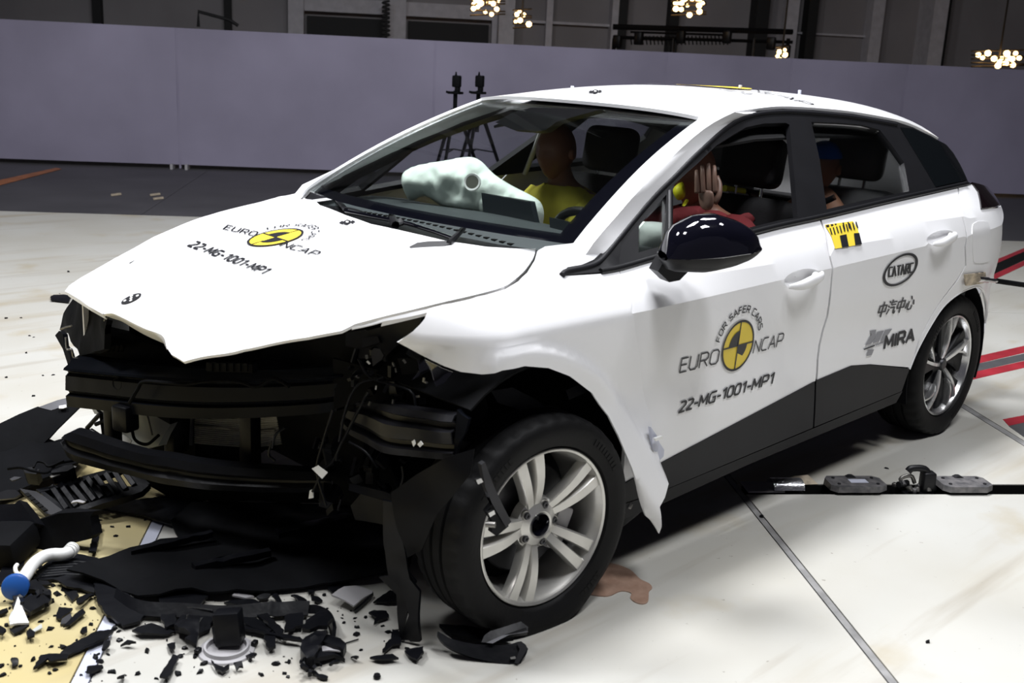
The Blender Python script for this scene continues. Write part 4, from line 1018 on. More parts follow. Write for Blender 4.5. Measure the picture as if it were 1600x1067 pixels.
# ------------------------------------------------------------------ stickers and lettering
_O = [(.22, 0), (.78, 0), (1, .17), (1, .83), (.78, 1), (.22, 1), (0, .83), (0, .17), (.22, 0)]
GLY = {'E': (.58, [[(1, 1), (0, 1), (0, 0), (1, 0)], [(0, .52), (.88, .52)]]), 'U': (.70, [[(0, 1), (0, .18), (.2, 0), (.8, 0), (1, .18), (1, 1)]]),
    'R': (.68, [[(0, 0), (0, 1), (.8, 1), (1, .86), (1, .60), (.8, .46), (0, .46)], [(.52, .46), (1, 0)]]), 'O': (.72, [_O]), '0': (.58, [_O]), 'N': (.72, [[(0, 0), (0, 1), (1, 0), (1, 1)]]),
    'C': (.64, [[(1, 1), (.22, 1), (0, .83), (0, .17), (.22, 0), (1, 0)]]), 'A': (.76, [[(0, 0), (.5, 1), (1, 0)], [(.18, .33), (.82, .33)]]), 'P': (.64, [[(0, 0), (0, 1), (.8, 1), (1, .85), (1, .57), (.8, .42), (0, .42)]]),
    'F': (.56, [[(1, 1), (0, 1), (0, 0)], [(0, .5), (.85, .5)]]), 'S': (.62, [[(1, .97), (.25, 1), (0, .85), (0, .66), (.2, .54), (.8, .46), (1, .34), (1, .15), (.78, 0), (0, .03)]]),
    '2': (.58, [[(0, .97), (.75, 1), (1, .85), (1, .62), (0, .1), (0, 0), (1, 0)]]), '1': (.34, [[(0, .8), (.9, 1), (.9, 0)]]), 'M': (.82, [[(0, 0), (.04, 1), (.5, .25), (.96, 1), (1, 0)]]),
    'G': (.66, [[(1, 1), (.22, 1), (0, .83), (0, .17), (.22, 0), (1, 0), (1, .48), (.55, .48)]]), '-': (.36, [[(0, .42), (1, .42)]]), 'I': (.10, [[(.5, 0), (.5, 1)]]), ' ': (.3, [])}
def stroke_quads(lines, w_):
    V, F = [], []
    for L_ in lines:
        for (a, b), (c, d) in zip(L_, L_[1:]):
            l = math.hypot(c-a, d-b) or 1; dx, dy = (c-a)/l*w_, (d-b)/l*w_; k = len(V)
            V += [(a-dx*.5-dy, b-dy*.5+dx), (a-dx*.5+dy, b-dy*.5-dx), (c+dx*.5+dy, d+dy*.5-dx), (c+dx*.5-dy, d+dy*.5+dx)]; F.append([k, k+1, k+2, k+3])
    return V, F
def textgeo(s, wt=.04, gap=.22):
    """stroke lettering, cap height 1; wt is half the stroke width"""
    V, F = [], []; x = 0
    for i, q in enumerate(s):
        w_, L_ = GLY[q]
        v, f = stroke_quads([[(x+a*w_, wt+b*(1-2*wt)) for a, b in l] for l in L_], wt); b = len(V); V += v; F += [[j+b for j in t] for t in f]
        x += w_+gap
    return V, F, x-gap
SIDE = (hitS, SF, V3((0, 1, .12)).normalized()); TOPS = (hitH, HF, V3((.15, 0, 1)).normalized())
def decal(name, V2, F, surf, m, parent, lift=.003):
    hit, fn, up = surf
    P = [fn(*hit(*p))+up*lift for p in V2]
    V, F2 = [], []
    for f in F:
        a = (P[f[1]]-P[f[0]]).cross(P[f[2]]-P[f[0]]); F2.append(f if a.dot(up) > 0 else f[::-1])
    return mk(name, P, F2, m, parent, 0)
def label_text(s, bl, br, tl, surf, m, parent, wt=.04, name='lettering', lift=.003, gap=.22):
    V, F, w_ = textgeo(s, wt, gap)
    return decal(name, [(bl[0]+(br[0]-bl[0])*x/w_+(tl[0]-bl[0])*y, bl[1]+(br[1]-bl[1])*x/w_+(tl[1]-bl[1])*y) for x, y in V], F, surf, m, parent, lift)
def disc(name, c, U, W, poly, surf, m, parent, lift):
    return decal(name, [(c[0]+U[0]*a+W[0]*b, c[1]+U[1]*a+W[1]*b) for a, b in poly], [list(range(len(poly)))] if len(poly) < 5 else [[0, i, i+1] for i in range(1, len(poly)-1)], surf, m, parent, lift)
def arc(r, a0, a1, n=20): return [(r*math.cos(math.radians(lerp(a0, a1, i/n))), r*math.sin(math.radians(lerp(a0, a1, i/n)))) for i in range(n+1)]
def ring(name, c, U, W, r0, r1, surf, m, parent, lift, n=48):
    V = [(c[0]+U[0]*r*math.cos(2*math.pi*i/n)+W[0]*r*math.sin(2*math.pi*i/n), c[1]+U[1]*r*math.cos(2*math.pi*i/n)+W[1]*r*math.sin(2*math.pi*i/n)) for i in range(n) for r in (r0, r1)]
    return decal(name, V, [[2*i, 2*i+1, (2*i+3) % (2*n), (2*i+2) % (2*n)] for i in range(n)], surf, m, parent, lift)
def crash_logo(c, U, W, surf, parent, r0=1.30, ch=.31, a0=166, a1=16, wt=.078):
    disc('badge_disc', c, U, W, [(0, 0)]+arc(.97, 0, 360, 48), surf, M['yellow'], parent, .003)
    ring('badge_ring', c, U, W, .94, 1.03, surf, M['ink'], parent, .004)
    for a, b in ((90, 180), (270, 360)): disc('badge_quarter', c, U, W, [(0, 0)]+arc(.60, a, b, 12), surf, M['ink'], parent, .004)
    disc('badge_line', c, U, W, [(-1, -.03), (1, -.03), (1, .03), (-1, .03)], surf, M['ink'], parent, .0045)
    disc('badge_line', c, U, W, [(-.03, -1), (.03, -1), (.03, 1), (-.03, 1)], surf, M['ink'], parent, .0045)
    s = 'FOR SAFER CARS'; V, F = [], []
    wd = [textgeo(q, wt)[2]+.28 if q != ' ' else .5 for q in s]; tot = sum(wd); acc = 0
    for q, w_ in zip(s, wd):
        if q != ' ':
            vv, ff, ww = textgeo(q, wt); b = len(V); th = math.radians(lerp(a0, a1, (acc+w_/2)/tot))
            rad = (math.cos(th), math.sin(th)); tan = (math.sin(th), -math.cos(th))
            for x, y in vv:
                k = (x-ww/2)*ch; h = r0+y*ch; p = (rad[0]*h+tan[0]*k, rad[1]*h+tan[1]*k)
                V.append((c[0]+U[0]*p[0]+W[0]*p[1], c[1]+U[1]*p[0]+W[1]*p[1]))
            F += [[i+b for i in f] for f in ff]
        acc += w_
    decal('lettering', V, F, surf, M['ink'], parent)
def z3(x, y): return (1040+x/5.333, 460+y/5.333)
crash_logo((1151.6, 539.7), (23.9, -6.4), (5.6, -38.5), SIDE, fd)
label_text('EURO', z3(110, 658), z3(425, 578), z3(132, 530), SIDE, M['ink'], fd, .05)
label_text('NCAP', z3(722, 494), z3(960, 430), z3(746, 380), SIDE, M['ink'], fd, .05)
label_text('22-MG-1001-MP1', z3(103, 992), z3(880, 748), z3(128, 888), SIDE, M['ink'], fd, .085)
def z2(x, y): return (280+x/4.706, 300+y/4.706)
crash_logo((430.4, 372.2), (19.6, 6.6), (38.5, -11.8), TOPS, hood, wt=.075)
label_text('EURO', z2(322, 278), z2(548, 330), z2(362, 246), TOPS, M['ink'], hood, .068, gap=.3)
label_text('NCAP', z2(735, 402), z2(985, 474), z2(800, 372), TOPS, M['ink'], hood, .068, gap=.3)
label_text('22-MG-1001-MP1', z2(58, 402), z2(604, 607), z2(140, 364), TOPS, M['ink'], hood, .092, gap=.36)
# round target sticker on the nose
tc_ = (205.2, 467.7); tU, tW = (15.6, -7.0), (1.6, 4.6)
disc('target_sticker', tc_, tU, tW, [(0, 0)]+arc(1, 0, 360, 28), TOPS, M['ink'], hood, .003)
for a, b in ((-.62, -.1), (.62, .1), (0, 0), (-.1, .6), (.1, -.6)): disc('target_dot', tc_, tU, tW, [(a, b)]+[(a+x*.16, b+y*.28) for x, y in arc(1, 0, 360, 10)], TOPS, M['white'], hood, .0045)
def bow(cx, cy, s, surf, parent):
    for pp in ([(-13, 1), (-8, -2), (-4, 0), (-7, 3)], [(13, -1), (8, 2), (5, 0), (8, -3)], [(-6, -1), (0, -4), (6, -2), (5, 1), (0, 4), (-5, 3)]):
        decal('target_mark', [(cx+a*s, cy+b*s) for a, b in pp], [list(range(len(pp)))], surf, M['ink'], parent, .003)
    decal('target_mark', [(cx+a*s, cy+b*s) for a, b in ((-2, -1.2), (2, -1.2), (2, 1.4), (-2, 1.4))], [[0, 1, 2, 3]], surf, M['white'], parent, .0045)
bow(542.7, 348.2, 1., TOPS, hood)
def RF(x, y): return V3((x, y, interp(TOPX, x)+.0125-.28*min(abs(y), .6)**2.3))
def hitR(px, py):
    z = 1.44; p = None
    for _ in range(30):
        p = at(px, py, 2, z); z = lerp(z, max(1.40, RF(p.x, p.y).z), .3)
    return (max(-3.1, min(-1.15, p.x)), max(-.5, min(.5, p.y)))
ROOFS = (hitR, RF, V3((0, 0, 1)))
bow(930, 144, .85, ROOFS, roof)
for nm, cx, cy, s in (('', -1.98, .0, 1),):
    P = [V3((cx+.16*math.cos(a), cy+.16*math.sin(a), 0)) for a in [k*math.pi/16 for k in range(32)]]
    mk('badge_disc', [V3((p.x, p.y, RF(p.x, p.y).z+.006)) for p in P], [list(range(32))], M['yellow'], roof, 0)
    for s, x0, y0, k in (('EURO', -1.95, -.47, .08), ('NCAP', -1.95, .19, .08), ('22-MG-1001-MP1', -1.74, -.40, .07)):
        V, F, w_ = textgeo(s, .05); mk('lettering', [V3((x0-y*k, y0+x*k, RF(x0-y*k, y0+x*k).z+.006)) for x, y in V], F, M['ink'], roof, 0)
for q in ((-1.55, -.42), (-2.0, .12), (-2.5, .10)):
    rbox('roof_pin', RF(*q)+V3((0, 0, .008)), (.012, .012, .02), M['plateB'], roof, None, .002)
# rear door marks
def zc(x, y): return (1330+x/5.925, 380+y/5.925)
ring('oval_ring', zc(450, 245), (27.2, -9.8), (3.6, -24.3), .86, 1.0, SIDE, M['ink'], rd, .003)
def strokes(name, lines, bl, br, tl, w_, surf, m, parent, lift=.003):
    ux, uy = br[0]-bl[0], br[1]-bl[1]; vx, vy = tl[0]-bl[0], tl[1]-bl[1]; A = math.hypot(ux, uy)/math.hypot(vx, vy)
    V, F = stroke_quads([[(x*A, y) for x, y in l] for l in lines], w_)
    return decal(name, [(bl[0]+ux*x/A+vx*y, bl[1]+uy*x/A+vy*y) for x, y in V], F, surf, m, parent, lift)
def chars(defs, n, gap=.12):
    out = []
    for i, L_ in enumerate(defs):
        for l in L_: out.append([((i+gap/2+x*(1-gap))/n, y) for x, y in l])
    return out
Cc = [[(1, .95), (.1, .95), (.1, .05), (1, .05)]]; Aa = [[(.0, 0), (.35, 1), (.9, .0)]]; Tt = [[(0, .95), (1, .95)], [(.5, .95), (.5, 0)]]
Rr = [[(.1, 0), (.1, .95), (.9, .95), (.9, .5), (.3, .5), (.9, 0)]]
def anis(lines, n): return lines
V_, F_ = [], []
strokes('lettering', chars([Cc, Aa, Tt, Aa, Rr, Cc], 6, .16), zc(335, 316), zc(568, 270), zc(342, 224), .075, SIDE, M['ink'], rd)
Zh = [[(.08, .75), (.08, .32), (.92, .32), (.92, .75), (.08, .75)], [(.5, 1), (.5, 0)]]
Qi = [[(.05, .95), (.18, .85)], [(.0, .65), (.14, .55)], [(.02, .1), (.22, .4)], [(.45, 1), (.32, .72)], [(.42, .84), (.98, .84)], [(.42, .66), (.9, .66)], [(.35, .47), (.85, .47), (.85, .1), (1, .05), (1, .2)]]
Xi = [[(.1, .5), (.02, .2)], [(.3, .62), (.3, .12), (.45, .05), (.75, .08), (.78, .3)], [(.45, .95), (.58, .75)], [(.85, .65), (.98, .35)]]
strokes('lettering', chars([Zh, Qi, Zh, Xi], 4, .14), zc(222, 692), zc(565, 610), zc(262, 555), .045, SIDE, M['ink'], rd)
label_text('MIRA', zc(300, 985), zc(568, 912), zc(318, 850), SIDE, M['ink'], rd, .105)
for pp in ([(122, 946), (180, 845), (165, 812), (226, 800), (215, 865), (178, 932)], [(190, 926), (236, 822), (297, 806), (250, 910)], [(260, 908), (308, 806), (374, 790), (335, 845), (312, 850), (300, 900)], [(133, 1044), (152, 990), (206, 980), (184, 1034)]):
    decal('emblem_bar', [zc(*p) for p in pp], [list(range(len(pp)))], SIDE, M['grey'], rd)
decal('emblem_line', [zc(*p) for p in [(108, 978), (212, 938), (212, 952), (112, 988)]], [[0, 1, 2, 3]], SIDE, M['ink'], rd)
decal('emblem_line', [zc(*p) for p in [(216, 938), (300, 912), (300, 922), (216, 950)]], [[0, 1, 2, 3]], SIDE, M['grey'], rd)
# calibration tape
def z5(x, y): return (1220+x/4.444, 160+y/4.444)
tp = [(300, 850), (495, 824), (530, 880), (556, 984), (372, 1016), (345, 925)]
decal('scale_tape', [z5(*p) for p in tp], [[0, 1, 2, 3, 4, 5]], SIDE, M['yellow'], rd)
for pp in ([(402, 924), (448, 914), (465, 1000), (418, 1008)], [(500, 908), (537, 905), (556, 984), (510, 992)]): decal('tape_block', [z5(*p) for p in pp], [[0, 1, 2, 3]], SIDE, M['ink'], rd, .0045)
for k in range(9):
    x = 330+k*22.5; y = 880-k*5.5; l = 40 if k % 2 else 36
    decal('tape_bar', [z5(x, y-8), z5(x+8, y-9), z5(x+22, y+l), z5(x+13, y+l+1)], [[0, 1, 2, 3]], SIDE, M['ink'], rd, .0045)
for pp in ([(304, 852), (326, 848), (330, 862), (312, 866)], [(338, 846), (356, 844), (358, 854), (342, 858)], [(366, 842), (378, 840), (380, 848), (368, 850)], [(420, 834), (430, 833), (440, 880), (432, 880)], [(455, 830), (464, 829), (474, 872), (466, 873)]):
    decal('tape_bar', [z5(*p) for p in pp], [[0, 1, 2, 3]], SIDE, M['ink'], rd, .0045)
# ------------------------------------------------------------------ cabin
rows = []
for x, z, in ((-.42, .93), (-.52, .965), (-.72, .975), (-.88, .955), (-.95, .90), (-.97, .78), (-.90, .60)):
    rows.append([V3((x+.06*(1-(y/.72)**2), y*(1 if z > .9 else .98), z+.012*math.cos(y*4))) for y in [-.72+k*.06 for k in range(25)]])
dash = grid('dashboard', rows, M['dash'], car, 50, thick=.02, flip=True)
for k in range(26):
    y = -.5+k*.035; rbox('vent_slot', (-.50+.05*(1-(y/.72)**2), y, .972+.012*math.cos(y*4)), (.05, .018, .012), M['slotdark'], dash, None, 0)
sheet('display', [(752, 301), (828, 314), (839, 364), (756, 345)], (-.80, -.02, 1.0), (1, -.05, .12), M['screen'], dash, .025, .05)
sheet('driver_display', [(858, 339), (905, 350), (898, 368), (860, 368)], (-.74, .36, 1.0), (1, 0, .2), M['screen'], dash, .03, .05)
sw = axisX((-.86, .37, .90), V3((-.9, 0, .42)))
tube('steering_wheel', [sw @ V3((.182*math.cos(a), 0, .175*math.sin(a))) for a in [k*math.pi/16 for k in range(33)]], .016, M['trim'], car, 10)
rbox('airbag_boss', sw @ V3((0, .02, 0)), (.13, .05, .12), M['trim'], car, sw.to_3x3(), .02)
tube('steering_spoke', [sw @ V3((-.17, 0, .02)), sw @ V3((.17, 0, .02))], .014, M['trim'], car)
def seat(y, x, rear=False, hr=True, dz=0):
    t = 'rear_seat' if rear else 'front_seat'
    s = link(t, None, car); m = M['seat'] if not rear else M['seatgrey']
    rbox('seat_cushion', (x+.25, y, .43), (.52, .5, .16), m, s, rot3(0, -.12, 0), .05, 4)
    rbox('seat_back', (x-.07, y, .76), (.15, .50, .62), m, s, rot3(0, -.22, 0), .06, 4)
    rbox('headrest', (x-.17, y, 1.175+dz), (.11, .27, .20), M['seat'] if not rear else M['seatgrey'], s, rot3(0, -.15, 0), .045, 4)
    for k in (-.06, .06): tube('headrest_post', [(x-.16, y+k, 1.1), (x-.15, y+k, 1.0)], .007, M['chrome'], s)
    for k in (-1, 1): rbox('side_bolster', (x-.03, y+k*.22, .74), (.14, .09, .46), m, s, rot3(0, -.22, 0), .04, 3)
    return s
seat(-.37, -1.60); seat(.37, -1.60, dz=.02)
seat(-.36, -2.38, True); seat(.39, -2.38, True, dz=.02)
rbox('rear_shelf', (-2.85, 0, .92), (.5, 1.3, .02), M['seat'], car, None, .005)
rbox('rear_bulkhead', (-2.72, 0, .70), (.04, 1.4, .5), M['seat'], car, rot3(0, -.2, 0), .01)
for sg in (1, -1):
    pts = [(-.62, .30), (-2.45, .32), (-2.9, .6), (-2.95, .93), (-2.3, .90), (-1.4, .875), (-.62, .85)]
    panel('door_trim', pts, lambda x, z: V3((x, Sbase(x, z)-.07, z)), M['dash'], car, .02, .12, (), (0, 1, 0), 40, 0, None, sg < 0)
lin = [[V3((p.x, p.y*.95, p.z-.035)) for p in r] for r in rows and [[V3((x, yr*(1-2*j/12), interp(TOPX, x)-.03-.09*abs(1-2*j/12)**2.3)) for j in range(13)] for x, yr in ((-1.2, .55), (-1.5, .58), (-1.9, .58), (-2.3, .57), (-2.7, .53), (-3.0, .48))]]
grid('headliner', lin, M['lining'], car, 60, thick=.01)
# mirror pod and shade behind the top of the screen
sheet('mirror_pod', [(774, 191), (800, 176), (830, 168), (905, 170), (938, 171), (905, 180), (870, 190), (852, 203), (838, 205), (800, 202)], (-1.02, -.18, 1.31), (1, -.2, .3), M['trim'], car, .03, .04)
tube('pillar_strip', [at(820, 272, 1, -.72), at(846, 205, 1, -.62)], .012, M['lightgrey'], car, 6)
# belt, hi-vis rod between the front seats
tube('seat_belt', [(-1.78, .74, 1.10), (-1.72, .62, 1.02), (-1.62, .52, .92), (-1.5, .40, .74)], .013, M['trim'], car, 6)
def pillow(name, pxs, P0, N, depth, m, parent, wr=.012, ws=14., res=.025, back=.5):
    N = V3(N).normalized(); ax = N.cross(V3((0, 0, 1))).normalized(); ay = N.cross(ax); P0 = V3(P0)
    if N.dot(CAM-P0) < 0: N = -N
    ol = [((on(*p, P0, N)-P0).dot(ax), (on(*p, P0, N)-P0).dot(ay)) for p in cr(pxs, 3, True)]
    q, T = tri2d(ol, (), res); dm = []
    for a, b in q:
        d = 9
        for (x1, y1), (x2, y2) in zip(ol, ol[1:]+ol[:1]):
            l2 = (x2-x1)**2+(y2-y1)**2 or 1e-9; t = max(0, min(1, ((a-x1)*(x2-x1)+(b-y1)*(y2-y1))/l2)); d = min(d, math.hypot(a-x1-t*(x2-x1), b-y1-t*(y2-y1)))
        dm.append(d)
    mx = max(dm); n = len(q); Vf, Vb = [], []
    for (a, b), d in zip(q, dm):
        h = math.sqrt(max(0, 1-(1-d/mx)**2)); p = P0+ax*a+ay*b
        wv = noise.noise(p*ws)+.5*noise.noise(p*ws*2.3)
        Vf.append(p+N*(depth*h+wr*wv*min(1, d/.02))); Vb.append(p-N*depth*back*h)
    F = []
    for t in T:
        c = (Vf[t[1]]-Vf[t[0]]).cross(Vf[t[2]]-Vf[t[0]]); t = t if c.dot(N) > 0 else t[::-1]
        F.append(t); F.append([i+n for i in t[::-1]])
    V, F = Vf+Vb, F
    bm = bmesh.new(); vs = [bm.verts.new(v) for v in V]
    for f in F: bm.faces.new([vs[i] for i in f])
    bmesh.ops.remove_doubles(bm, verts=bm.verts, dist=1e-5); bm.verts.index_update()
    V = [v.co.copy() for v in bm.verts]; F = [[v.index for v in f.verts] for f in bm.faces]; bm.free()
    return mk(name, V, F, m, parent, 180)
ab = pillow('passenger_airbag', [(632, 278), (640, 264), (665, 256), (700, 250), (733, 245), (752, 252), (772, 272), (800, 290), (826, 303), (844, 315), (850, 332), (848, 350), (843, 364), (825, 362), (790, 352), (752, 342), (716, 330), (690, 322), (664, 306), (640, 313)], (-.84, -.34, 1.05), (1, .55, .25), .10, M['bag'], car, .034, 13, .012)
hp = on(752, 290, (-.84, -.34, 1.05), V3((1, .55, .25)).normalized())+V3((1, .55, .25)).normalized()*.112
hX = axisX(hp, (1, .55, .25))
lathe('vent_hole', [(0, 0), (.026, .0), (.027, -.004)], 20, hX, M['bagin'], ab); lathe('vent_ring', [(.025, .001), (.032, .003), (.034, -.004)], 24, hX, M['white'], ab)
pillow('driver_airbag', [(997, 352), (1012, 346), (1043, 352), (1048, 385), (1010, 392), (1000, 388)], (-.98, .50, 1.0), (1, .8, .2), .06, M['bag'], car, .012, 16, .02)
# ------------------------------------------------------------------ crash-test dummies
def skin(name, verts, edges, radii, m, parent, sub=2, root=0):
    me = bpy.data.meshes.new(name); me.from_pydata([tuple(v) for v in verts], edges, []); me.materials.append(m)
    o = link(name, me, parent); md = o.modifiers.new('skin', 'SKIN'); md.use_smooth_shade = True
    for i, r in enumerate(radii):
        s = me.skin_vertices[0].data[i]; s.radius = (r, r) if not isinstance(r, tuple) else r; s.use_root = (i == root)
    sb = o.modifiers.new('sub', 'SUBSURF'); sb.levels = sub; sb.render_levels = sub
    return o
def headmesh(c, yaw, m, parent, s=1., tilt=0., name='head'):
    R = rot3(0, tilt, yaw); rows = []
    for i in range(25):
        ph = math.pi*i/24; z = math.cos(ph)
        for_ = []
        for k in range(32):
            a = 2*math.pi*k/32; ca, sa = math.cos(a), math.sin(a); r = math.sin(ph)
            x, y, zz = .098*r*ca, .077*r*sa, .118*z
            f = max(0, ca)
            if z < -.1: x *= 1-.10*(-z-.1) if ca > 0 else 1-.45*(-z-.1); y *= 1-.35*(-z-.1)
            nose = math.exp(-((zz+.015)/.026)**2-(y/.014)**2)*f; x += .026*nose
            x += .008*math.exp(-((zz-.028)/.012)**2)*f*math.exp(-(y/.05)**2)
            for e in (-1, 1): x -= .014*math.exp(-((zz-.008)/.014)**2-((y-e*.032)/.016)**2)*f
            x += .007*math.exp(-((zz+.058)/.008)**2-(y/.026)**2)*f; x -= .006*math.exp(-((zz+.05)/.005)**2-(y/.024)**2)*f
            x += .010*math.exp(-((zz+.095)/.02)**2-(y/.03)**2)*f
            for_.append(V3(c)+R @ (V3((x, y, zz))*s))
        rows.append(for_)
    h = grid(name, rows, m, parent, 180, closed=True)
    for e in (-1, 1):
        p = V3(c)+R @ (V3((-.008, e*.078, -.005))*s)
        lathe('ear', [(0, .010), (.010, .010), (.020, .012), (.024, .004), (.02, -.008)], 12, axisX(p, R @ V3((-.3, e, 0))), m, h, 180)
    return h
def hand(wr, d, side_, m, parent, s=1., curl=.5):
    """five-fingered hand: wrist point, pointing direction, thumb-side direction"""
    d = V3(d).normalized(); sd = V3(side_); sd = (sd-d*sd.dot(d)).normalized(); pn = d.cross(sd)
    V = [V3(wr), V3(wr)+d*.045*s, V3(wr)+d*.085*s]; E = [(0, 1), (1, 2)]; Rr_ = [(.026*s, .018*s), (.036*s, .015*s), (.038*s, .013*s)]
    o = skin('hand', V, E, Rr_, m, parent)
    for k, (off, L) in enumerate(((.030, .072), (.010, .082), (-.011, .076), (-.031, .058))):
        b = V3(wr)+d*.07*s+sd*off*s; q = [b, b+d*.025*s]; a = 0
        for j, f in enumerate((.42, .33, .25)):
            a += curl*(.5+.3*j); q.append(q[-1]+(d*math.cos(a)+pn*math.sin(a)+sd*off*.4)*(L*f*s))
        tube('finger', cr([tuple(p) for p in q], 3), .009*s, m, o, 9, [.0105*s*(1-.028*i) for i in range(13)], 180)
    b = V3(wr)+d*.03*s+sd*.028*s
    tube('thumb', cr([tuple(p) for p in (b, b+(sd*.45+d*.8)*.035*s, b+(sd*.4+d*1.2+pn*.5)*.050*s, b+(sd*.2+d*1.5+pn*.8)*.056*s)], 3), .011*s, m, o, 9, [.0125*s*(1-.035*i) for i in range(10)], 180)
    return o
def dummy(y, hx, hz, lab, shirt, armL, armR, yaw=0., lap=None):
    t = thing('crash_test_dummy', (-1.45, y, .5), lab, 'dummy')
    hp = V3((-1.45, y, .56)); ch = V3((hx-.10, y, .90)); nk = V3((hx-.06, y, 1.03)); hd = V3((hx-.01, y, hz))
    J = [hp, lerp(hp, ch, .5), ch, nk, hd-V3((0, 0, .03))]; E = [(0, 1), (1, 2), (2, 3), (3, 4)]; R = [(.16, .13), (.14, .12), (.16, .115), .058, .054]
    for s_, (el, wr) in ((1, armL), (-1, armR)):
        sh = ch+V3((0.01, s_*.17, .055)); k = len(J); J += [sh, V3(el), V3(wr)]; E += [(2, k), (k, k+1), (k+1, k+2)]; R += [.062, .045, .032]
        kn = V3((-1.02, y+s_*.12, .62)); ft = V3((-.85, y+s_*.12, .30)); k = len(J); J += [hp+V3((.04, s_*.09, 0)), kn, ft]; E += [(0, k), (k, k+1), (k+1, k+2)]; R += [.085, .06, .045]
    skin('body', J, E, R, M['skin'], t)
    headmesh(hd, yaw, M['skin'], t)
    # shirt: a loft round the trunk plus two sleeves
    rows = []
    for z_, rx, ry in ((.60, .135, .185), (.72, .135, .175), (.84, .14, .185), (.93, .14, .205), (.985, .115, .20), (1.015, .085, .14), (1.035, .072, .085)):
        f = (z_-.56)/(.90-.56); c = lerp(hp, ch, min(f, 1.15)); c.z = z_
        if z_ > .95: c.x = lerp(c.x, nk.x, sst(.95, 1.04, z_))
        rows.append([c+V3((rx*math.cos(a)+.006*noise.noise(V3((z_*14, a*2, y))), ry*math.sin(a), .006*noise.noise(V3((z_*9, a*3, y+3))))) for a in [k*math.pi/16 for k in range(32)]])
    shb = grid('shirt', rows, shirt, t, 180, closed=True)
    for s_, (el, wr) in ((1, armL), (-1, armR)):
        sh = ch+V3((0.0, s_*.15, .05)); tube('sleeve', [sh, lerp(sh, V3(el), .35), lerp(sh, V3(el), .75)], .075, shirt, shb, 14, [.085, .075, .066], 180)
    return t
pd = dummy(-.37, -1.41, 1.175, 'brown-skinned crash dummy in a yellow shirt on the passenger seat behind the airbag', M['shirt'], ((-1.25, -.12, .72), (-1.05, -.2, .66)), ((-1.25, -.62, .72), (-1.05, -.52, .66)), .1)
hand((-1.05, -.2, .66), (1, 0, -.2), (0, 1, .2), M['skin'], pd); hand((-1.05, -.52, .66), (1, 0, -.2), (0, -1, .2), M['skin'], pd)
wq = at(1104, 330, 1, .55)
dd_ = dummy(.37, -1.38, 1.16, 'crash dummy on the driver seat raising its left hand before its face', M['red'], ((-1.18, .64, .82), tuple(wq)), ((-1.2, .12, .72), (-1.0, .25, .72)), .15)
hand(wq, at(1103, 285, 1, .55)-wq, V3((-.6, .8, .1)), M['skin2'], dd_, .98, .42); hand((-1.0, .25, .72), (1, .2, .3), (0, -1, .3), M['skin'], dd_)
tube('forearm_sleeve', [(-1.18, .64, .82), lerp(V3((-1.18, .64, .82)), wq, .55)], .05, M['red'], dd_, 12, [.058, .046], 180)
pillow('harness_cloth', [(1046, 330), (1080, 322), (1100, 326), (1100, 356), (1048, 356)], (-1.2, .42, 1.0), (.6, 1, .1), .03, M['red'], dd_, .01, 14, .03)
pillow('shoulder_patch', [(1051, 296), (1066, 284), (1071, 300), (1068, 310), (1058, 312)], (-1.22, .40, 1.07), (.6, 1, .1), .02, M['hivis'], dd_, .006, 16, .02)
pillow('shoulder_patch', [(1066, 320), (1073, 311), (1074, 316), (1068, 322)], (-1.22, .42, 1.04), (.6, 1, .1), .01, M['hivis'], dd_, .004, 16, .02)
tube('sensor_rod', [at(1132, 294, 1, .30), at(1162, 299, 1, .30)], .013, M['hivis'], car, 10); tube('sensor_rod', [at(1133, 302, 1, .30), at(1166, 308, 1, .30)], .016, M['greyplastic'], car, 10)
tube('rod_joint', [at(1166, 303, 1, .30), at(1184, 305, 1, .30)], .022, M['trim'], car, 10)
pillow('seat_side_cloth', [(1150, 340), (1170, 332), (1180, 345), (1160, 352)], (-1.5, .55, .9), (.4, 1, .3), .02, M['red'], car, .01, 14, .02)
# child dummy on the rear seat
hc = at(1286, 262, 1, .36)
cdm = thing('child_dummy', (hc.x, hc.y, .5), 'small child dummy with blue cap on the rear seat beside the pillar', 'dummy')
headmesh(hc, .1, M['childskin'], cdm, .85)
rows = [[hc+V3((.002+.088*math.sin(p)*math.cos(a), .072*math.sin(p)*math.sin(a), .025+.088*math.cos(p))) for a in [k*math.pi/12 for k in range(24)]] for p in [.01+i*.15 for i in range(10)]]
grid('cap', rows, M['bluecloth'], cdm, 180, closed=True, thick=.004)
J = [hc+V3((.08, 0, -.60)), hc+V3((.02, 0, -.35)), hc+V3((0, 0, -.19)), hc+V3((0, 0, -.06)), hc+V3((.02, .12, -.2)), hc+V3((.08, .16, -.36)), hc+V3((.25, .10, -.42)), hc+V3((.02, -.12, -.2)), hc+V3((.08, -.16, -.36)), hc+V3((.25, -.10, -.42)), hc+V3((.30, .08, -.58)), hc+V3((.30, -.08, -.58))]
skin('body', J, [(0, 1), (1, 2), (2, 3), (2, 4), (4, 5), (5, 6), (2, 7), (7, 8), (8, 9), (0, 10), (0, 11)], [.10, .10, .10, .04, .05, .036, .026, .05, .036, .026, .05, .05], M['childskin'], cdm)
rows = []
for z_, rx, ry in ((-.5, .10, .13), (-.38, .10, .12), (-.26, .10, .14), (-.19, .09, .16), (-.14, .06, .09), (-.12, .05, .06)):
    rows.append([hc+V3((.04*(-z_)+rx*math.cos(a), ry*math.sin(a), z_)) for a in [k*math.pi/12 for k in range(24)]])
grid('shirt', rows, M['red'], cdm, 180, closed=True)
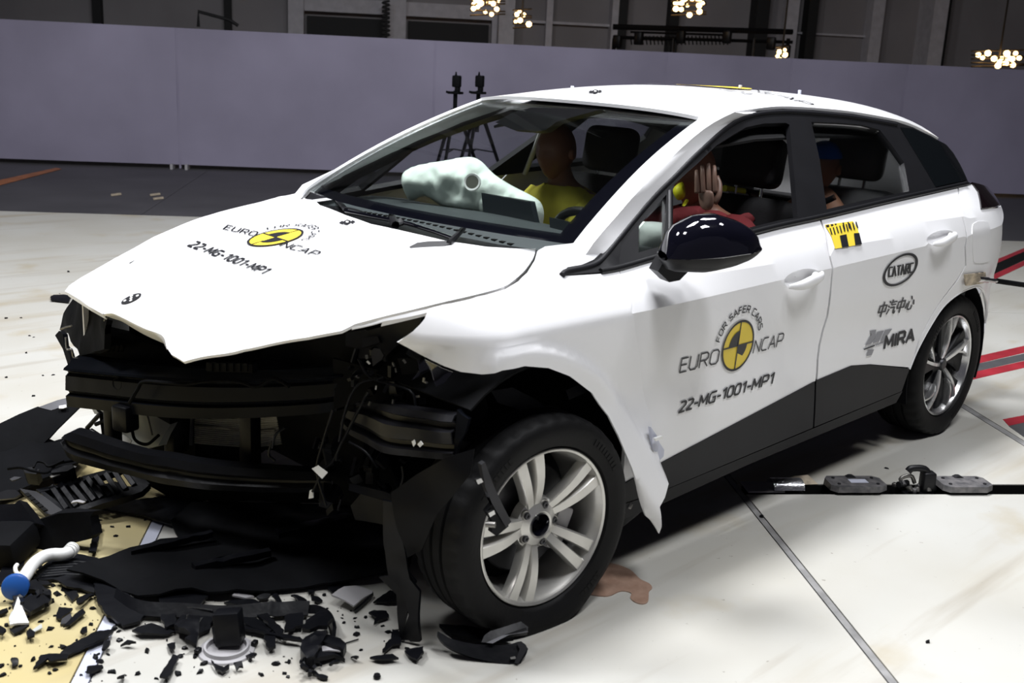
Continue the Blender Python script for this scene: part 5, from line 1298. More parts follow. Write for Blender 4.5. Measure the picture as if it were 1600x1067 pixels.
# ------------------------------------------------------------------ wreckage on the floor
def zA(x, y): return (140+x/5.333, 880+y/5.333)
def zB(x, y): return (380+x/5.333, 880+y/5.333)
def zC(x, y): return (x/5.333, 860+y/5.333)
def zD(x, y): return (x/5.333, 720+y/5.333)
def zE(x, y): return (560+x/3.557, 760+y/3.557)
rd_ = random.Random(11)
def shardgeo(pxs, h=.006, z0=.0015, tilt=.0, bend=.0, res=.02, jag=0.):
    G_ = [gnd(*p) for p in pxs]; pl_ = [(p.x, p.y) for p in G_]
    if jag:
        d = dens(pl_, jag*2.2); pl_ = [(a+rd_.uniform(-1, 1)*jag*.5, b+rd_.uniform(-1, 1)*jag*.5) for a, b in d]
    cx = sum(p[0] for p in pl_)/len(pl_); cy = sum(p[1] for p in pl_)/len(pl_); an = rd_.uniform(0, 6.28)
    q, T = tri2d(pl_, (), res); tx, ty = math.cos(an), math.sin(an); P = []
    R = max(math.hypot(a-cx, b-cy) for a, b in pl_)
    for a, b in q:
        s = ((a-cx)*tx+(b-cy)*ty)/R; P.append(V3((a, b, z0+h+tilt*(s+1)*.5+bend*(1-s*s)+.25*h*noise.noise(V3((a*40, b*40, 0))))))
    return shell(P, T, [V3((0, 0, 1))]*len(P), h)
def shard(name, pxs, label, cat, m='plastic', h=.006, group=None, **k):
    V, F = shardgeo(pxs, h, **k); o = mk(name, V, F, M[m], None, 25); return tag(o, label, cat, group)
# -- undertray: one big flat black sheet with a folded edge
ut = thing('undertray', gnd(380, 860), 'large flat black undertray sheet lying below the crushed nose', 'undertray')
pts = [(104, 890), (122, 882), (170, 866), (250, 836), (280, 827), (266, 805), (300, 785), (360, 778), (440, 776), (560, 776), (640, 790), (648, 850), (640, 880), (600, 888), (520, 898), (440, 906), (390, 912), (350, 918), (300, 915), (250, 920), (215, 921), (190, 912), (160, 900), (130, 896)]
G_ = [gnd(x, y, .05) for x, y in pts]
q, T = tri2d([(p.x, p.y) for p in G_], (), .035)
P = [V3((a, b, .035+.03*noise.noise(V3((a*4, b*4, 0)))+.012*noise.noise(V3((a*11, b*11, 4))))) for a, b in q]
V, F = shell(P, T, [V3((0, 0, 1))]*len(P), .006); mk('tray_sheet', V, F, M['matte'], ut, 50)
for pp in ([(300, 905), (420, 880), (424, 886), (306, 912)], [(430, 850), (560, 820), (564, 828), (436, 858)], [(215, 880), (330, 852), (334, 856), (206, 887)]):
    V, F = shardgeo(pp, .02, .035); mk('stiffening_rib', V, F, M['plastic'], ut, 30)
shard('ribbed_duct', [(56, 898), (80, 880), (108, 869), (152, 876), (170, 886), (140, 905), (95, 910), (60, 912)], 'ribbed black duct piece lying beside the white filler hose', 'duct', 'plastic', .008, bend=.004)
dk = bpy.data.objects['ribbed_duct']; ORG[dk.name] = dk.location.copy()
for k in range(6):
    a = gnd(66+k*3, 901-k*4.2, .012); b = gnd(140+k*4, 899-k*3.6, .012); tube('duct_rib', [a, lerp(a, b, .5)+V3((0, 0, .006)), b], .005, M['plastic'], dk, 6)
# -- slatted grille chunk, left
gc = thing('grille_chunk', gnd(110, 840), 'large black slatted grille shutter chunk at the left edge of the wreckage', 'grille')
GP, GN = gnd(140, 800, .05), V3((.25, .25, 1)).normalized()
def gp(x, y, l=0): return on(*zD(x, y), GP, GN)+GN*l
tp_ = [(430, 210), (500, 190), (570, 170), (650, 150), (730, 140), (800, 125), (880, 105), (950, 80), (1010, 55)]
bt_ = [(560, 400), (640, 380), (720, 350), (790, 330), (850, 310), (920, 290), (985, 265), (1050, 240), (1120, 205)]
for (a, b), (c, d_) in zip(tp_, bt_):
    p, q = gp(a, b), gp(c, d_); ct = (p+q)/2; L = (q-p); x = L.normalized(); y = GN.cross(x).normalized()
    R = Matrix(((x.x, y.x, GN.x), (x.y, y.y, GN.y), (x.z, y.z, GN.z))); V, F = boxgeo(ct, (L.length, .018, .012), R @ Matrix.Rotation(.35, 3, 'X'), .002, 1); mk('slat', V, F, M['plastic'], gc, 30)
for pp in ([(300, 240), (600, 160), (1010, 30), (1040, 60), (620, 190), (330, 270)], [(500, 420), (820, 330), (1130, 190), (1240, 200), (1180, 250), (860, 360), (540, 450)], [(300, 240), (360, 250), (570, 400), (520, 430)], [(1000, 40), (1060, 20), (1250, 190), (1160, 220)]):
    sheet('shutter_frame', [zD(*p) for p in pp], GP, GN, M['plastic'], gc, .025, .04, .006, 14)
sheet('slat_shade_sheet', [zD(*p) for p in [(300, 250), (560, 180), (730, 145), (800, 180), (880, 190), (960, 170), (1060, 210), (1110, 215), (860, 320), (560, 420)]], GP-GN*.022, GN, M['matte'], gc, .008, .04)  # dark sheet added under the slats, shades out the lit floor between them
sheet('shutter_frame', [zD(*p) for p in [(160, 220), (300, 250), (540, 420), (480, 440), (380, 430), (300, 360)]], GP+GN*.02, GN, M['clad'], gc, .02, .04, .01, 12)
fp = gnd(190*.5, 862)
sheet('shutter_face', [zD(*p) for p in [(225, 520), (480, 440), (780, 420), (745, 470), (770, 620), (700, 660), (540, 700), (500, 760), (270, 780), (240, 640)]], gnd(100, 864, .0), (.85, .6, .25), M['matte'], gc, .04, .04, .02, 8)
for k in range(5):
    sheet('ladder_rib', [zD(200+k*34, 270+k*30), zD(235+k*34, 262+k*30), zD(262+k*34, 285+k*30), zD(226+k*34, 296+k*30)], GP+GN*.035, GN, M['slotdark'], gc, .006, .02)
for pp, mm in (([(415, 130), (440, 100), (620, 40), (640, 48), (560, 90), (430, 138)], 'galv'), ([(80, 150), (120, 130), (180, 135), (150, 150), (100, 165)], 'dkmetal'), ([(590, 350), (610, 330), (660, 322), (712, 338), (690, 350), (640, 340), (610, 345)], 'greyplastic')):
    sheet('bright_edge', [zD(*p) for p in pp], GP+GN*.04, GN, M[mm], gc, .004, .03)
for pp in ([(415, 60), (520, 40), (600, 30), (620, 50), (560, 85), (430, 100)], [(190, 60), (260, 50), (330, 70), (300, 110), (210, 100)]):
    sheet('sensor_box', [zD(*p) for p in pp], GP+GN*.05, GN, M['plastic'], gc, .05, .04)
tube('wire', cr([tuple(gp(x, y, .05)) for x, y in ((90, 160), (200, 150), (300, 180), (420, 190), (500, 120), (640, 90))], 4), .005, M['matte'], gc, 6)
tube('wire', cr([tuple(gp(x, y, .06)) for x, y in ((310, 170), (340, 120), (400, 130), (440, 160), (560, 110))], 4), .004, M['matte'], gc, 6)
lp = thing('lamp_pod', gnd(30, 830), 'black lamp pod with grey scuffed flange at the far left below the leaning panel', 'pod')
LN = V3((.6, .5, .6)).normalized()
sheet('pod_face', [zD(*p) for p in [(-80, 370), (130, 360), (170, 330), (300, 520), (180, 570), (40, 600), (-80, 640)]], gnd(30, 840, .06), LN, M['plastic'], lp, .05, .04, .015, 9)
sheet('flange', [zD(*p) for p in [(-80, 290), (60, 240), (130, 240), (165, 280), (120, 310), (-80, 330)]], gnd(20, 790, .10), LN, M['clad'], lp, .012, .03, .01, 10)
sheet('flange', [zD(*p) for p in [(-80, 375), (130, 362), (140, 382), (-80, 395)]], gnd(20, 800, .09), LN, M['greyplastic'], lp, .01, .03)
rbox('pod_body', gnd(12, 850, .05), (.16, .13, .09), M['matte'], lp, rot3(.1, .1, .7), .02)
tf = thing('tow_cover', gnd(25, 866), 'dull olive grey flap lying flat under the lamp pod at the left edge', 'flap')
V, F = shardgeo([zD(*p) for p in [(-80, 620), (100, 600), (230, 590), (250, 720), (160, 770), (20, 790), (-80, 800)]], .008, .004, bend=.02); mk('flap_sheet', V, F, M['milky'], tf, 30)
# -- leaning black wing liner, far left
wl = thing('wheel_liner_panel', gnd(20, 760), 'big black curved liner panel leaning at the left edge with a grey upper flange', 'panel')
WN = V3((.55, .35, .75)).normalized(); WP = gnd(62, 712, .02)
sheet('liner_skin', [(-60, 700), (-20, 672), (0, 661), (30, 647), (60, 636), (78, 641), (100, 635), (126, 626), (129, 632), (106, 654), (90, 670), (78, 684), (64, 698), (36, 708), (20, 716), (-10, 760), (-60, 790)], WP, WN, M['matte'], wl, .008, .04, .02, 4)
sheet('flange', [(60, 636), (90, 625), (119, 618), (126, 625), (104, 633), (80, 641)], WP+WN*.008, WN, M['dkmetal'], wl, .006, .03)
sheet('clip', [(92, 634), (103, 632), (104, 636), (98, 638), (92, 638)], WP+WN*.018, WN, M['white'], wl, .004, .01)
shard('cover_flap', [(-40, 742), (20, 726), (66, 700), (86, 709), (106, 700), (118, 712), (140, 728), (120, 748), (80, 766), (30, 784), (-40, 806)], 'black torn cover sheet lying flat between the leaning panel and the grille chunk', 'panel', 'matte', .01, bend=.05)
# -- white filler hose with blue cap
hs = thing('filler_hose', gnd(60, 890), 'white bent filler hose with a blue cap', 'hose')
hz_ = .045
pt = cr([tuple(gnd(x, y, hz_)) for x, y in ((113, 857), (107, 863), (97, 866), (84, 866), (70, 869), (57, 877), (47, 888), (40, 899), (33, 909))], 5)
tube('hose_pipe', pt, .0185, M['white'], hs, 16, [.0195]*3+[.0185]*(len(pt)-3), 180)
for k in (0, 2, 4): 
    d = (pt[k+1]-pt[k]).normalized(); lathe('collar', [(.018, -.002), (.0215, -.002), (.0215, .002), (.018, .002)], 18, axisX(pt[k], d), M['white'], hs)
d = (pt[-1]-pt[-3]).normalized(); cn = (d*.55+(CAM-pt[-1]).normalized()).normalized(); cc = gnd(24, 917, .045)
lathe('cap', [(0, .012), (.030, .012), (.036, .008), (.037, -.008), (.034, -.012), (0, -.012)], 30, axisX(cc, cn), M['blue'], hs, 40)
rbox('cap_hinge', lerp(cc, pt[-1], .65), (.035, .03, .02), M['blue'], hs, rotz(.9), .004)
tube('cap_strap', cr([tuple(gnd(x, y, .05)) for x, y in ((31, 899), (25, 893), (24, 886), (27, 882))], 4), .006, M['white'], hs, 8)
# -- black trim strip with tabs and the round grey sensor
st = thing('bumper_trim', gnd(350, 965), 'long curved black bumper trim strip with hanging tabs in front of the undertray', 'trim')
def ribbon(name, pxs, h, z0, m, lean=.0, th=.008, parent=st):
    q = cr([tuple(gnd(x, y, z0)) for x, y in pxs], 5); rows = [[p, p+V3((-lean*.5, -lean*.5, h*.5)), p+V3((-lean, -lean, h))] for p in q]
    return grid(name, rows, M[m], parent, 40, thick=th)
ribbon('strip', [zA(220, 330), zA(320, 395), zA(440, 440), zA(600, 455), zA(800, 460), zA(1050, 478), zA(1200, 475), zA(1400, 455), zA(1500, 440), zB(280, 450), zB(400, 440), zB(540, 440)], .028, .01, 'plastic', .02, .012)
ribbon('strip_end', [zB(540, 420), zB(620, 425), zB(690, 455), zB(735, 500), zB(760, 560), zB(770, 610)], .02, .008, 'plastic', .01, .01)
for pp in ([zB(352, 450), zB(500, 445), zB(500, 575), zB(435, 585), zB(430, 600), zB(345, 612)], [zB(170, 640), zB(250, 615), zB(278, 750), zB(205, 772)], [zB(0, 470), zB(70, 480), zB(130, 520), zB(240, 620), zB(220, 640), zB(60, 590), zB(0, 555)], [zB(110, 480), (zB(190, 470)), zB(340, 610), zB(320, 660), zB(230, 600)],
        [zB(-10, 560), zB(160, 600), zB(230, 640), zB(480, 680), zB(500, 710), zB(340, 690), zB(160, 640), zB(-10, 590)], [zA(780, 480), zA(1040, 500), zA(1000, 590), zA(900, 640), zA(720, 620), zA(700, 560)], [zA(560, 240), zA(720, 220), zA(980, 330), zA(900, 420), zA(600, 420)], [zA(600, 440), zA(720, 480), zA(720, 570), zA(640, 600), zA(590, 520)],
        [zA(40, 230), zA(90, 190), zA(240, 240), zA(400, 400), zA(470, 470), zA(420, 530), zA(280, 565), zA(130, 480), (zA(60, 370))], [zA(1030, 480), zA(1165, 480), zA(1170, 720), zA(1090, 735), zA(1030, 700)]):
    V, F = shardgeo(pp, .008, .003+rd_.uniform(0, .006), tilt=.008, bend=.006, res=.02, jag=.005); mk('torn_tab', V, F, M['plastic'], st, 25)
for pp in ([zA(785, 455), zA(1030, 490), zA(1030, 500), zA(785, 466)], [zA(815, 530), zA(830, 525), zA(815, 575), zA(805, 572)], [zA(930, 560), zA(948, 556), zA(915, 610), zA(908, 605)], [zB(165, 570), zB(215, 600), zB(210, 610), zB(170, 585)], [zA(340, 365), zA(375, 385), zA(370, 392), zA(345, 380)]):
    V, F = shardgeo(pp, .003, .036, res=.02); mk('bright_edge', V, F, M['chrome'], st, 25)
sn = thing('cup_disc', gnd(354, 1018), 'round grey cup disc with a black block standing in it', 'disc')
c = gnd(354, 1017, 0); lathe('disc', [(0, .004), (.050, .004), (.052, .017), (.058, .018), (.060, .008), (.072, .006), (.074, .001), (0, .001)], 40, axisX(c, (0, 0, 1), V3((0, 1, 0))), M['greyplastic'], sn, 35)
rbox('block', c+V3((-.02, -.02, .055)), (.055, .07, .09), M['plastic'], sn, rot3(.12, -.15, .8), .006)
for k in (-1, 1): rbox('clip', c+V3((.066*k, -.03*k, .012)), (.02, .014, .014), M['plastic'], sn, rotz(.5), .003)
# -- lip pieces by the front tyre
lp1 = thing('bumper_lip', gnd(760, 1030), 'long curved black lower lip plank in front of the front tyre', 'trim')
LPN = V3((.5, .62, .7)).normalized(); LPP = gnd(765, 1035, .004)
sheet('lip_face', cr([(684, 986), (705, 998), (740, 1006), (780, 1008), (800, 1006), (814, 1002), (825, 1014), (817, 1030), (808, 1038), (770, 1034), (735, 1026), (705, 1014), (688, 1000)], 2, True), LPP, LPN, M['plastic'], lp1, .02, .03, .006, 9)
V, F = shardgeo([(686, 985), (735, 988), (785, 1000), (802, 1006), (780, 1010), (740, 1008), (705, 1000)], .01, .01); mk('lip_shade_shelf', V, F, M['matte'], lp1, 20)  # flat black rear shelf, also fills in the shadow between lip and tyre
sheet('lip_end', [(808, 1006), (815, 1002), (825, 1013), (810, 1037), (804, 1036), (812, 1014)], LPP+LPN*.012, LPN, M['clad'], lp1, .006, .02)
sheet('clip', [(797, 1027), (805, 1025), (806, 1029), (798, 1030)], LPP+LPN*.012, LPN, M['galv'], lp1, .004, .01)
lp2 = thing('trim_fragment', gnd(795, 1000), 'short channel of glossy black trim resting on the lip plank', 'trim')
CN = V3((.45, .5, .9)).normalized(); CP = gnd(790, 1000, .05)
sheet('channel', [(752, 1004), (757, 993), (766, 987), (790, 979), (814, 971), (825, 980), (824, 988), (798, 991), (780, 996), (766, 1005)], CP, CN, M['plastic'], lp2, .02, .03, .008, 12)
sheet('bright_edge', [(760, 1004), (784, 993), (822, 980), (825, 987), (795, 992), (770, 1005)], CP+CN*.008, CN, M['dkmetal'], lp2, .003, .02)
# -- single shards
S = [
 ('blade_fragment', [zC(*p) for p in [(480, 912), (560, 840), (740, 768), (800, 730), (938, 712), (940, 735), (880, 790), (720, 850), (580, 905), (490, 925)]], 'long tapered black blade lying across the yellow paint edge', 'blade'),
 ('trim_fragment', [zC(*p) for p in [(278, 1010), (345, 918), (480, 920), (575, 912), (560, 950), (430, 988), (400, 958), (320, 1010)]], 'stepped black strip at the lower tip of the long blade', 'trim'),
 ('leaf_fragment', [zA(*p) for p in [(350, 602), (430, 570), (520, 555), (620, 585), (720, 590), (640, 632), (430, 640), (385, 622)]], 'wide leaf-shaped black flap at the left foot of the trim strip', 'shard'),
 ('sliver', [zA(*p) for p in [(265, 705), (320, 690), (392, 702), (330, 717)]], 'thin pointed black sliver right of the blue-white floor line', 'shard'),
 ('shard', [zA(*p) for p in [(108, 755), (130, 700), (178, 708), (160, 745), (125, 764)]], 'rounded black shard on the seam of the blue-white floor line', 'shard'),
 ('shard', [zA(*p) for p in [(650, 700), (720, 702), (715, 742), (690, 772), (655, 745)]], 'ragged black scrap midway between the leaf flap and the plain strip', 'shard'),
 ('strip_fragment', [zA(*p) for p in [(583, 1000), (700, 806), (748, 825), (660, 1000)]], 'straight plain black strip cut by the bottom picture edge', 'strip'),
 ('shard', [zA(*p) for p in [(232, 1000), (270, 953), (304, 965), (290, 1000)]], 'square-ended black stub at the bottom edge left of the plain strip', 'shard'),
 ('crumpled_fragment', [zA(*p) for p in [(708, 620), (760, 600), (900, 608), (910, 690), (895, 748), (800, 742), (860, 710), (780, 690), (735, 682)]], 'ragged black bracket scrap below the trim strip left of the grey disc', 'bracket'),
 ('shard', [zA(*p) for p in [(1012, 850), (1060, 890), (1120, 905), (1168, 872), (1160, 910), (1105, 952), (1050, 918)]], 'winged black V-shaped scrap below the round grey disc', 'shard'),
 ('shard', [zA(*p) for p in [(1200, 890), (1270, 880), (1277, 900), (1225, 922)]], 'oblong black chip right of the winged scrap', 'shard'),
 ('shard', [zA(*p) for p in [(1298, 800), (1340, 795), (1375, 815), (1350, 832)]], 'lens-shaped black chip right of the round grey disc', 'shard'),
 ('crumpled_fragment', [zB(*p) for p in [(520, 600), (600, 540), (640, 490), (680, 520), (742, 600), (700, 660), (560, 692), (490, 690)]], 'peaked black bracket standing behind the big crumpled lump', 'bracket'),
 ('shard', [zB(*p) for p in [(720, 890), (790, 848), (803, 855), (740, 903)]], 'thin tilted black sliver right below the big crumpled lump', 'shard'),
 ('shard', [zB(*p) for p in [(558, 932), (600, 918), (630, 950), (712, 965), (700, 987), (640, 982), (600, 950)]], 'curled black hook-shaped scrap below the big crumpled lump', 'shard'),
 ('shard', [zB(*p) for p in [(900, 800), (920, 793), (957, 825), (945, 840)]], 'small slanted black chip right of the big crumpled lump', 'shard'),
 ('lens_fragment', [zB(*p) for p in [(1048, 818), (1120, 802), (1240, 800), (1292, 830), (1180, 847), (1090, 835)]], 'long lens-shaped black shard left of the tyre foot', 'shard'),
 ('shard', [zB(*p) for p in [(1338, 760), (1400, 740), (1500, 733), (1502, 790), (1450, 852), (1380, 822)]], 'fan-shaped black shard just left of the tyre lip', 'shard'),
 ('shard', [zB(*p) for p in [(1158, 765), (1190, 700), (1230, 660), (1240, 588), (1292, 595), (1312, 640), (1312, 717), (1240, 722), (1190, 762)]], 'boot-shaped black scrap at the foot of the hanging liner strip', 'shard'),
 ('shard', [zB(*p) for p in [(1045, 450), (1090, 422), (1190, 440), (1218, 480), (1150, 502), (1085, 534), (1102, 490)]], 'claw-shaped black scrap left of the hanging liner strip', 'shard'),
 ('shard', [zB(*p) for p in [(1088, 347), (1150, 300), (1220, 258), (1300, 278), (1332, 350), (1200, 362)]], 'black wedge scrap under the hanging liner strip', 'shard'),
 ('shard', [zB(*p) for p in [(700, 230), (760, 200), (880, 180), (905, 210), (830, 262), (760, 292)]], 'black rag-like scrap lying over the pale plate', 'shard'),
 ('shard', [zB(*p) for p in [(240, 310), (265, 288), (312, 330), (328, 362), (280, 362)]], 'black rhomb chip just above the right half of the trim strip', 'shard'),
 ('shard', [zB(*p) for p in [(398, 300), (450, 294), (530, 330), (535, 348), (460, 340)]], 'black wing chip above the end of the trim strip', 'shard'),
 ('shard', [zB(*p) for p in [(112, 310), (180, 292), (228, 310), (200, 326), (140, 328)]], 'flat black chip left of the rhomb chip', 'shard'),
 ('shard', [zB(*p) for p in [(535, 250), (572, 238), (598, 260), (588, 290), (560, 284), (542, 302)]], 'star-shaped black chip above the end of the trim strip', 'shard'),
 ('shard', [zB(*p) for p in [(568, 318), (645, 320), (660, 332), (620, 347), (568, 340)]], 'arrow-like black chip left of the pale plate', 'shard'),
 ('shard', [zC(*p) for p in [(470, 590), (490, 498), (602, 520), (590, 547), (530, 577), (500, 602)]], 'triangular black shard on the yellow paint', 'shard'),
 ('shard', [zC(*p) for p in [(535, 657), (640, 560), (700, 528), (712, 560), (660, 600), (580, 657)]], 'long slanted black shard on the yellow paint beside the smoky piece', 'shard'),
 ('shard', [zC(*p) for p in [(668, 727), (690, 688), (727, 676), (724, 705), (690, 732)]], 'small leaf-like black chip near the yellow paint edge', 'shard'),
 ('shard', [zC(*p) for p in [(228, 722), (250, 700), (297, 740), (292, 767), (233, 777)]], 'black chip at the tip of the clear splinter on yellow paint', 'shard'),
 ('trim_fragment', [zC(*p) for p in [(635, 485), (660, 458), (750, 378), (792, 400), (690, 492), (660, 497)]], 'glossy black rod-like piece at the left foot of the undertray', 'trim'),
 ('shard', [zC(*p) for p in [(533, 380), (642, 373), (652, 400), (600, 445), (560, 402)]], 'flat black scrap above the glossy rod-like piece', 'shard'),
 ('shard', [zC(*p) for p in [(-10, 530), (60, 518), (72, 545), (20, 562), (-10, 560)]], 'black scrap cut by the left edge beside the white shard', 'shard'),
 ('shard', [zC(*p) for p in [(-10, 675), (60, 720), (30, 752), (-10, 745)]], 'black scrap at the left edge below the white shard', 'shard'),
 ('shard', [zC(*p) for p in [(98, 945), (130, 928), (167, 965), (150, 987), (103, 992)]], 'faceted black nugget low on the yellow paint', 'shard'),
 ('comb_fragment', [zC(*p) for p in [(722, 1060), (738, 990), (790, 973), (852, 983), (857, 1010), (790, 1050), (760, 1062)]], 'scuffed black chip with pale streaks on the blue-white floor line', 'shard'),
 ('stick_fragment', [zD(*p) for p in [(745, 800), (770, 700), (805, 560), (848, 570), (825, 690), (800, 805)]], 'upright black stick between grille chunk and undertray', 'stick'),
 ('shade_sheet', [(150, 797), (185, 790), (235, 785), (300, 776), (330, 800), (283, 829), (262, 825), (225, 812), (180, 803)], 'black sheet standing in for shadow between the grille chunk and the undertray', 'panel'),  # added black sheet, stands in for the shadow on the yellow floor
 ('strip_fragment', [(79, 466), (84, 463), (100, 462), (112, 466), (108, 475), (90, 473), (80, 472)], 'black strip on the white floor behind the right headlamp corner', 'strip'),
 ('shard', [zA(*p) for p in [(1120, 345), (1200, 335), (1380, 340), (1440, 370), (1300, 385), (1200, 380)]], 'flat black piece tucked behind the middle of the trim strip', 'shard'),
 ('shard', [zC(*p) for p in [(100, 420), (180, 400), (250, 350), (330, 300), (400, 290), (440, 310), (330, 340), (220, 400), (130, 470)]], 'jagged black scrap under the blue hose cap', 'shard'),
 ('shard', [zC(*p) for p in [(450, 290), (560, 250), (700, 260), (800, 300), (790, 380), (680, 360), (560, 350)]], 'black torn flap under the left tip of the undertray', 'shard'),
 ('shard', [zC(*p) for p in [(-20, 240), (40, 150), (120, 100), (210, 90), (200, 150), (120, 200), (60, 260), (-20, 330)]], 'jagged black scrap behind the hose at the left edge', 'shard'),
]
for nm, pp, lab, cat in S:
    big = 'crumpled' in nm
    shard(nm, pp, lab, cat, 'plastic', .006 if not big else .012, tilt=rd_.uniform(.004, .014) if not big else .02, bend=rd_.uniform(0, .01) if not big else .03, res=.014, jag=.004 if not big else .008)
cl = thing('crumpled_fragment', gnd(*zB(660, 800)), 'big crumpled black lump with grey scuffs at the end of the trim strip', 'bracket')
for pp, h_, m_ in (([(475, 850), (490, 770), (520, 720), (600, 690), (700, 700), (650, 800), (590, 912), (520, 918)], .03, 'plastic'), ([(600, 700), (720, 690), (820, 730), (857, 790), (842, 832), (700, 780), (620, 740)], .024, 'plastic'), ([(600, 760), (700, 745), (780, 780), (840, 832), (760, 832), (640, 860), (585, 880)], .012, 'plastic'), ([(650, 780), (700, 765), (790, 790), (815, 822), (720, 815), (660, 830)], .004, 'greyplastic')):
    V, F = shardgeo([zB(*p) for p in pp], h_, .002 if m_ == 'plastic' else .012, tilt=.012, bend=.01, res=.012, jag=.007); mk('scuffed_face' if m_ != 'plastic' else 'lump_sheet', V, F, M[m_], cl, 25)
bits = []
for k in range(22):
    p = gnd(*zB(rd_.gauss(560, 50), rd_.gauss(830, 45)), rd_.uniform(.01, .035)); bits.append(boxgeo(p, (rd_.uniform(.006, .02), rd_.uniform(.005, .012), rd_.uniform(.004, .012)), rot3(rd_.uniform(0, 3), rd_.uniform(0, 3), rd_.uniform(0, 3))))
join('broken_bits', bits, M['plastic'], cl, 0, 'stuff')
shard('smoky_fragment', [zC(*p) for p in [(503, 637), (520, 603), (590, 573), (602, 595), (560, 632)]], 'smoky grey lens piece on the yellow paint', 'shard', 'dkmetal', .006, tilt=.012)
shard('clear_splinter', [zC(*p) for p in [(228, 712), (348, 638), (355, 682), (262, 716)]], 'clear plastic splinter on the yellow paint', 'shard', 'milky', .003, tilt=.012)
wsd = thing('white_shard', gnd(*zC(160, 660)), 'white painted triangular shard with dark broken edges on yellow paint', 'shard')
V, F = shardgeo([zC(*p) for p in [(85, 682), (120, 590), (160, 508), (205, 590), (247, 665), (150, 672)]], .006, .01, tilt=.03); mk('painted_skin', V, F, M['white'], wsd, 25)
V, F = shardgeo([zC(*p) for p in [(82, 685), (130, 655), (247, 668), (200, 690), (120, 722)]], .006, .002, tilt=.01); mk('broken_edge', V, F, M['plastic'], wsd, 25)
V, F = shardgeo([zC(*p) for p in [(80, 640), (100, 575), (155, 508), (165, 525), (110, 620), (84, 680)]], .006, .008, tilt=.02); mk('broken_edge', V, F, M['milky'], wsd, 25)
gb = thing('grille_block', gnd(*zC(300, 480)), 'ragged black grille block with holes on the yellow paint', 'grille')
for pp in ([(180, 540), (240, 500), (430, 450), (440, 480), (400, 520), (250, 612), (200, 590)], [(210, 400), (300, 345), (390, 400), (350, 450), (300, 420), (230, 430)], [(360, 390), (440, 450), (430, 490), (370, 470)], [(160, 470), (200, 455), (215, 560), (180, 560)], [(240, 470), (275, 455), (290, 520), (255, 530)], [(300, 440), (330, 430), (345, 490), (315, 500)], [(95, 430), (200, 400), (215, 430), (120, 470)], [(100, 520), (170, 460), (200, 480), (140, 530)]):
    V, F = shardgeo([zC(*p) for p in pp], .012, .006+rd_.uniform(0, .02), tilt=.02, jag=.006); mk('grille_web', V, F, M['plastic'], gb, 25)
pp_ = thing('pale_plate', gnd(*zB(900, 350)), 'pale grey bent plate with dark rim under the front suspension', 'plate')
V, F = shardgeo([zB(*p) for p in [(735, 352), (790, 310), (840, 285), (940, 270), (1080, 285), (1075, 300), (980, 370), (920, 432), (850, 400)]], .005, .008, tilt=.02, bend=.01); mk('plate_skin', V, F, M['greyplastic'], pp_, 25)
V, F = shardgeo([zB(*p) for p in [(925, 418), (1000, 360), (1080, 288), (1085, 300), (1010, 370), (930, 432)]], .008, .004, tilt=.01); mk('plate_rim', V, F, M['plastic'], pp_, 25)
V, F = shardgeo([zA(*p) for p in [(1190, 340), (1240, 268), (1370, 300), (1300, 335)]], .005, .004, tilt=.02); tag(mk('pale_scrap', V, F, M['greyplastic']), 'pale folded scrap behind the right half of the trim strip', 'scrap')
V, F = tubegeo([gnd(*zB(855, 665), .004), gnd(*zB(960, 632), .004)], .002, 5); V, F = fixn(V, F); tag(mk('thin_rod', V, F, M['plastic']), 'hair-thin black rod lying right of the big crumpled lump', 'rod')
lathe_c = gnd(*zB(1115, 942), .006); V, F = lathegeo([(0, .006), (.008, .006), (.010, .0), (.008, -.006), (0, -.006)], 12, axisX(lathe_c, (0, 0, 1), V3((0, 1, 0)))); V, F = fixn(V, F)
tag(mk('round_plug', V, F, M['plastic']), 'tiny round black plug below the lens-shaped shard near the tyre', 'plug')
# -- crumbs
GRP = 'small black plastic crumbs scattered in front of the car'
CRUMBS = []
def crumb(px, py, r, m='plastic'):
    n = rd_.randint(4, 6); c = gnd(px, py); a0 = rd_.uniform(0, 6.28); e = rd_.uniform(.45, 1); ro = rd_.uniform(0, 3.14)
    pts = []
    for k in range(n):
        a = a0+k*2*math.pi/n; q = r*rd_.uniform(.6, 1.25); x, y = q*math.cos(a), q*e*math.sin(a)
        pts.append((c.x+x*math.cos(ro)-y*math.sin(ro), c.y+x*math.sin(ro)+y*math.cos(ro)))
    h = rd_.uniform(.25, .7)*r; z = .001
    V = [V3((x, y, z)) for x, y in pts]+[V3((lerp(c.x, x, .8), lerp(c.y, y, .8), z+h*rd_.uniform(.5, 1.2))) for x, y in pts]
    F = [list(range(n))[::-1], list(range(n, 2*n))]+[[i, (i+1) % n, n+(i+1) % n, n+i] for i in range(n)]
    o = tag(mk('crumb', V, F, M[m], None, 0), None, 'crumb', GRP); CRUMBS.append((o, px, py, r)); return o
